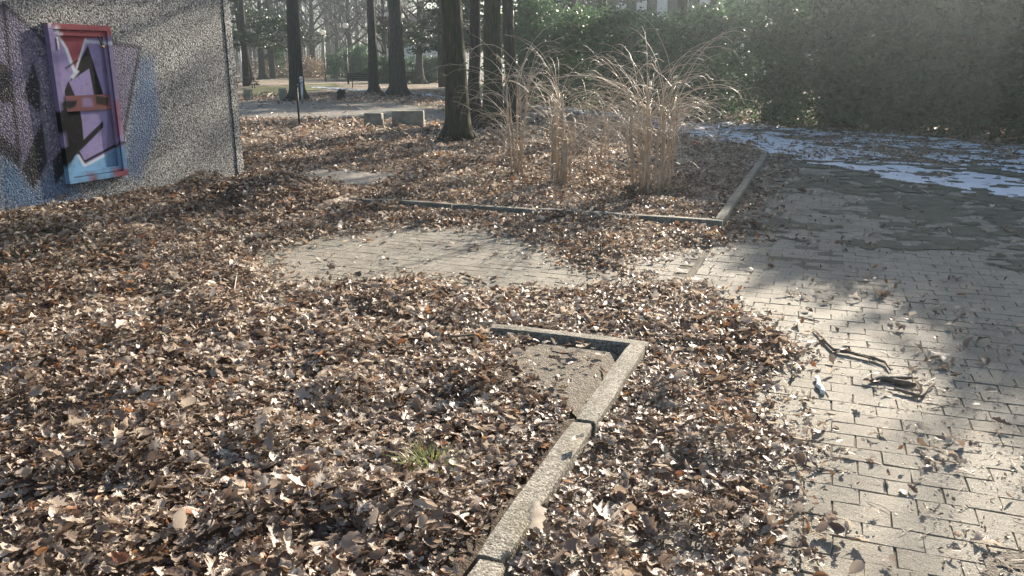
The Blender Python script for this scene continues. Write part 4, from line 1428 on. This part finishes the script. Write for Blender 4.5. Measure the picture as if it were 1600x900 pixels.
for i, (q, D, s_, lb) in enumerate(((430, 105, 1.1, 'dark green bush behind the forked tree on the lawn'), (522, 96, 0.9, 'dark clipped bush beside the shorter far lamp'),
                                    (548, 88, 1.0, 'rounded evergreen bush behind the taller far lamp'), (568, 84, 1.1, 'evergreen bush over the far bench'))):
    copy_parts(B_LOW[i % 2], 'evergreen_bush', gz(at(q, D)), lb, 'bush', 'far evergreen bushes', i * 1.1, s_)

# clipped hedge before the white house
p0, p1 = at(577, 74), at(700, 74)
cl = []
for i in range(260):
    f = rnd.random(); cl.append((p0[0] + (p1[0] - p0[0]) * f + rnd.uniform(-.3, .3), p0[1] + (p1[1] - p0[1]) * f + rnd.uniform(-.6, .6), rnd.uniform(0.1, 2.15), rnd.uniform(.8, 1.1)))
hd = tag(empty('clipped_hedge', (0, 0, 0)), 'dark green clipped hedge in front of the white house', 'hedge')
fo = link('foliage', foliage(91, cl, 22000, 0.09, 0.2, .7), M['evergreen'], hd); fo['kind'] = 'stuff'
t = Tubes()
for i in range(16):
    f = (i + .5) / 16; c = (p0[0] + (p1[0] - p0[0]) * f, p0[1] + (p1[1] - p0[1]) * f)
    t.add([(c[0], c[1], -.05), (c[0] + .1, c[1], 1.0), (c[0], c[1] + .1, 1.9)], [.05, .04, .02], 5, False)
tag(link('stems', t.mesh('stems'), M['bark'], hd), kind='stuff')

# dry brown undergrowth below the far trees
cl = []
for i in range(300):
    q = rnd.choice((rnd.uniform(372, 455), rnd.uniform(470, 503), rnd.uniform(470, 503), rnd.uniform(545, 580)))
    c = at(q, rnd.uniform(98, 118)); cl.append((c[0], c[1], rnd.uniform(.1, 1.9), rnd.uniform(.8, 1.4)))
tag(link('far_undergrowth', foliage(95, cl, 16000, 0.12, 0.45, .8), M['dryshrub']), 'dry brown undergrowth and brush below the far trees', 'undergrowth', kind='stuff')

# far wood: one mass of grey twigs
t = Tubes()
rnd = random.Random(5)
for i in range(260):
    q = rnd.uniform(366, 720); D = rnd.uniform(150, 200)
    c = at(q, D); h = rnd.uniform(8, 15)
    t.add([(c[0], c[1], -.1), (c[0] + rnd.uniform(-.4, .4), c[1], h * .5), (c[0] + rnd.uniform(-.8, .8), c[1], h)], [.16, .11, .03], 4, False)
    for k in range(26):
        z = rnd.uniform(1.2, h); a = rnd.uniform(0, 6.28); L = rnd.uniform(1.2, 3.5)
        d = Vector((math.cos(a) * .7, math.sin(a) * .7, rnd.uniform(.3, 1))) * L
        b_ = Vector((c[0], c[1], z))
        t.add([b_, b_ + d * .5 + Vector((0, 0, .1)), b_ + d], [.035, .026, .014], 3, False)
tag(link('far_wood', t.mesh('far_wood', False), M['twig']), 'grey bare wood closing the view at the far end of the park', 'wood', kind='stuff')

# ------------------------------------------------------------------ snow
def snow_hole(thr, sc, seed):
    return lambda X, Y: (fbm(X * sc, Y * sc, seed, 4) - thr) * 0.5


sheet('snow_patch', [(-2.9, 22.3), (0.2, 17.9), (3.2, 13.6), (5.5, 12.0), (7.5, 13), (4.5, 18.2), (1.0, 21.6), (-2.6, 24.0)], 0.03, M['snow'],
      'patchy old snow with leaves showing through, on the ground before the hedge', 'snow', 0.045, 0.5, 'stuff', 31, True, 0.02, lambda X, Y: np.minimum(fbm(X * 1.6, Y * 1.6, 140, 3) - 0.40, fbm(X * 6.0, Y * 6.0, 142, 3) - 0.44) * 0.5)
sheet('path_snow', ribbon([(4.6, 9.6), (2.4, 12.5), (1.2, 14.3), (-2, 19.4), (-6.5, 26.6), (-13, 33.5), (-21, 41.2), (-34, 51)], [0.4, .8, .95, 1.0, .8, .6, .6, .5]), 0.030, M['snow'],
      'thin smooth snow lying along the path before the hedge', 'snow', 0.05, 0.9, 'stuff', 32, True, 0.012, lambda X, Y: np.minimum(fbm(X * 0.8, Y * 0.8, 150, 4) - 0.30, fbm(X * 5.5, Y * 5.5, 152, 4) - 0.33) * 0.5)

# ------------------------------------------------------------------ park furniture
def stone_block(name, px0, px1, pyt, pyb, depth, label, tilt=0.0, mat='stone'):
    c = gp((px0 + px1) / 2, pyb)
    D = math.hypot(*c); k = D / FPX * 1.02
    w = (px1 - px0) * k; h = (pyb - pyt) * k
    b = Boxes(); b.add(-w / 2, w / 2, 0, depth, -0.1, h, ch=0.012)
    r = random.Random(int(px0))
    V = [(x + r.uniform(-.012, .012), y + r.uniform(-.012, .012), z + r.uniform(-.01, .01)) for x, y, z in b.V]
    o = link(name, py_mesh(name, V, b.F), M[mat], None, gz(c), (0, tilt, YAW))
    bevel(o, 0.015, 2)
    return tag(o, label, 'stone block', 'stone blocks bordering the asphalt path')


stone_block('stone_block', 570, 596, 179, 201, 0.35, 'square mossy stone block at the edge of the lit leaves')
stone_block('stone_block', 614, 661, 175, 200, 0.35, 'long low stone block in shade beside the square one')
stone_block('stone_block', 381, 391, 141, 156, 0.4, 'pale stone block nearest the painted wall corner', 0.03)
stone_block('stone_block', 437, 447, 140, 157, 0.4, 'pale leaning stone block before the trunk behind the post', -0.05)
c = gp(533, 156)
t = Tubes(); t.add([(0, 0, -.1), (0.02, 0, .25), (-.05, .02, .5), (-.12, .02, .62)], [.34, .25, .2, .12], 9)
t.add([(0.05, 0, .2), (.2, 0, .5), (.24, .02, .62)], [.16, .12, .07], 7)
t.V = [v * 0.75 for v in t.V]
tag(link('tree_stump', t.mesh('tree_stump'), M['bark'], None, gz(c)), 'ragged dark tree stump on the leaves near the asphalt path', 'tree stump')

c = gz(gp(468, 199))
post = tag(empty('metal_post', c), 'thin dark metal post standing upright in the leaves', 'post')
t = Tubes(); t.add([(0, 0, -.1), (0, 0, 1.02)], .026, 10); link('shaft', t.mesh('shaft'), M['iron'], post)
t = Tubes(); t.add([(0, 0, 1.02), (0, 0, 1.06), (0, 0, 1.07), (0, 0, 1.09)], [.026, .034, .034, .014], 10); link('cap', t.mesh('cap'), M['iron'], post)
t = Tubes(); t.add([(0, 0, .2), (0, 0, .24)], .032, 10); link('collar', t.mesh('collar'), M['iron'], post)
c = gz(gp(473, 161))
post = tag(empty('steel_bollard', c), 'pale steel bollard with bright round top behind the dark post', 'bollard')
t = Tubes(); t.add([(0, 0, -.1), (0, 0, .82)], .05, 10); link('shaft', t.mesh('shaft'), M['steel'], post)
t = Tubes(); t.add([(0, 0, .82), (0, 0, .84), (0, 0, .95), (0, 0, .97)], [.05, .065, .065, .05], 10); link('collar', t.mesh('collar'), M['steel'], post)
t = Tubes(); t.add([(0, 0, .97 + .1 * (1 - math.cos(a)) / 2 * 1.3) for a in np.linspace(0, math.pi, 7)], [.03 + .05 * math.sin(a) for a in np.linspace(0, math.pi, 7)], 10)
link('knob', t.mesh('knob'), M['globe'], post)


def lamp(px_, D, H_, label, rg=0.25):
    c = gz(at(px_, D))
    r_ = tag(empty('globe_lamp', c), label, 'street lamp', 'globe lamps along the park paths')
    t = Tubes(); t.add([(0, 0, -.1), (0, 0, .9), (0, 0, .95), (0, 0, H_ - rg)], [.075, .075, .05, .045], 10); link('pole', t.mesh('pole'), M['iron'], r_)
    t = Tubes(); t.add([(0, 0, H_ - rg * 1.12), (0, 0, H_ - rg * .82)], [.07, .15], 12); link('globe_holder', t.mesh('globe_holder'), M['iron'], r_)
    t = Tubes(); A = np.linspace(0.12, math.pi - .05, 12)
    t.add([(0, 0, H_ - rg * math.cos(a)) for a in A], [rg * math.sin(a) for a in A], 18)
    link('globe', t.mesh('globe'), M['globe'], r_)
    t = Tubes(); t.add([(0, 0, H_ + rg * .97), (0, 0, H_ + rg * 1.05)], [.09, .03], 10); link('cap', t.mesh('cap'), M['iron'], r_)


lamp(508, 82, 4.45, 'shorter of the two far globe lamps, over the pale path')
lamp(543, 71, 4.6, 'taller far globe lamp beside the small bench')
lamp(609, 52, 4.35, 'globe lamp showing beside the thickest trunk with brown leaves on it')
lamp(742, 30, 3.95, 'globe lamp above the trunk cluster at the top of the picture', 0.22)
# brown leaves caught at the lamp
c = at(603, 51.5)
cl = [(c[0] + rnd.uniform(-.5, .4), c[1] + rnd.uniform(-.3, .3), rnd.uniform(3.7, 4.3), .5) for _ in range(14)]
tag(link('dead_leaf_cluster', foliage(98, cl, 260, 0.10, 0.25), M['dryshrub']), 'withered orange brown leaves hanging by the globe lamp near the thickest trunk', 'leaves', kind='stuff')

# bench near the far lamp, picnic table by the wall corner
def bench(px_, D, rz, label):
    r_ = tag(empty('park_bench', gz(at(px_, D)), rz), label, 'bench')
    for i in range(3):
        b = Boxes(); b.add(-.8, .8, -.2 + i * .15, -.08 + i * .15, .43, .47); link('seat_slat', b.mesh('seat_slat'), M['iron'], r_)
    for i in range(3):
        b = Boxes(); b.add(-.8, .8, .27 + .02 * i, .30 + .02 * i, .55 + i * .15, .66 + i * .15); link('back_slat', b.mesh('back_slat'), M['iron'], r_)
    for s in (-.6, .6):
        b = Boxes(); b.add(s - .03, s + .03, -.2, -.14, -.05, .428).add(s - .03, s + .03, .22, .268, -.05, .95).add(s - .03, s + .03, -.138, .218, .36, .428)
        link('leg_frame', b.mesh('leg_frame'), M['iron'], r_)


bench(563, 60, YAW + .2, 'small dark bench under the evergreen bush near the far lamp')
r_ = tag(empty('picnic_table', gz(at(380, 60)), YAW), 'dark picnic table half hidden by the wall corner', 'table')
for i in range(4):
    b = Boxes(); b.add(-.8, .8, -.34 + i * .175, -.18 + i * .175, .70, .74); link('table_board', b.mesh('table_board'), M['darkstick'], r_)
for s in (-.75, .6):
    b = Boxes(); b.add(-.8, .8, s, s + .2, .42, .46); link('bench_board', b.mesh('bench_board'), M['darkstick'], r_)
for s in (-.6, .6):
    b = Boxes(); b.add(s - .04, s + .04, -.7, .7, .33, .418).add(s - .035, s + .035, -.3, -.2, -.05, .698).add(s - .035, s + .035, .2, .3, -.05, .698)
    link('leg_frame', b.mesh('leg_frame'), M['darkstick'], r_)
r_ = tag(empty('sign_post', gz(at(377, 72)), YAW), 'pale green and white post by the wall corner, behind the picnic table', 'post')
b = Boxes(); b.add(-.07, .07, -.07, .07, -.1, 2.6); link('shaft', b.mesh('shaft'), M['plaster'], r_)
b = Boxes(); b.add(-.075, .075, -.075, .075, 2.6, 3.4); link('upper_section', b.mesh('upper_section'), M['evergreen'] if False else M['steel'], r_)

# ------------------------------------------------------------------ buildings behind
def building(name, a, b_, D_dep, H_, nfl, nwin, wall, label, pil=False, roof=True):
    a = Vector(a); b_ = Vector(b_); L = (b_ - a).length
    ang = math.atan2(b_.y - a.y, b_.x - a.x)
    r_ = tag(empty(name, (a.x, a.y, 0), ang), label, 'building')
    b = Boxes(); b.add(0, L, 0, D_dep, -.2, H_); link('wall', b.mesh('wall'), M[wall], r_)
    fh = H_ / nfl
    for f in range(nfl):
        for i in range(nwin):
            cx = L * (i + .5) / nwin; ww = L / nwin * .27; z0 = f * fh + fh * .28; z1 = f * fh + fh * .82
            b = Boxes(); b.add(cx - ww - .1, cx + ww + .1, -.06, .02, z0 - .12, z0 - .001).add(cx - ww - .1, cx + ww + .1, -.05, .02, z1 + .001, z1 + .1)
            b.add(cx - ww - .1, cx - ww, -.05, .02, z0, z1).add(cx + ww, cx + ww + .1, -.05, .02, z0, z1)
            w = link('window', b.mesh('window'), M['plaster_b'], r_)
            b = Boxes(); b.add(cx - ww + .001, cx + ww - .001, -.03, .02, z0 + .001, z1 - .001); link('pane', b.mesh('pane'), M['glass'], w)
    if pil:
        for i in range(nwin + 1):
            cx = L * i / nwin
            b = Boxes(); b.add(cx - .35, cx + .35, -.3, -.002, -.2, H_ + .01); link('pilaster', b.mesh('pilaster'), M['plaster_b'], r_)
    if roof:
        V = [(-.5, -.6, H_), (L + .5, -.6, H_), (L + .5, D_dep + .6, H_), (-.5, D_dep + .6, H_), (D_dep * .4, D_dep / 2, H_ + D_dep * .3), (L - D_dep * .4, D_dep / 2, H_ + D_dep * .3)]
        link('roof', py_mesh('roof', V, [(0, 1, 5, 4), (2, 3, 4, 5), (1, 2, 5), (3, 0, 4), (0, 3, 2, 1)]), M['rooftile'], r_)
    else:
        b = Boxes(); b.add(-.4, L + .4, -.5, D_dep + .4, H_ + .02, H_ + .4); link('cornice', b.mesh('cornice'), M['plaster_b'], r_)
    return r_


building('pale_building', at(850, 66), at(1270, 62), 12, 11, 3, 13, 'plaster', 'pale building with white pilasters seen above the hedge', True, False)
building('white_house', at(596, 98), at(720, 92), 8, 5.2, 2, 5, 'plaster_b', 'white house behind the clipped hedge and dark trunks')

# ------------------------------------------------------------------ thin haze in the low sun
V, F = box_vf(-450, 450, -90, 740, -1.2, 34)
hzm = bpy.data.materials.new('thin_haze'); hzm.use_nodes = True
nt = hzm.node_tree; nt.nodes.clear()
ov = nt.nodes.new('ShaderNodeOutputMaterial'); pv = nt.nodes.new('ShaderNodeVolumePrincipled')
pv.inputs['Color'].default_value = (0.80, 0.93, 1.0, 1); pv.inputs['Density'].default_value = 0.0017; pv.inputs['Anisotropy'].default_value = 0.84
nt.links.new(pv.outputs[0], ov.inputs['Volume'])
hb = tag(link('haze', py_mesh('haze', V, F), hzm), 'thin pale winter haze filling the air of the park', 'haze', kind='stuff')
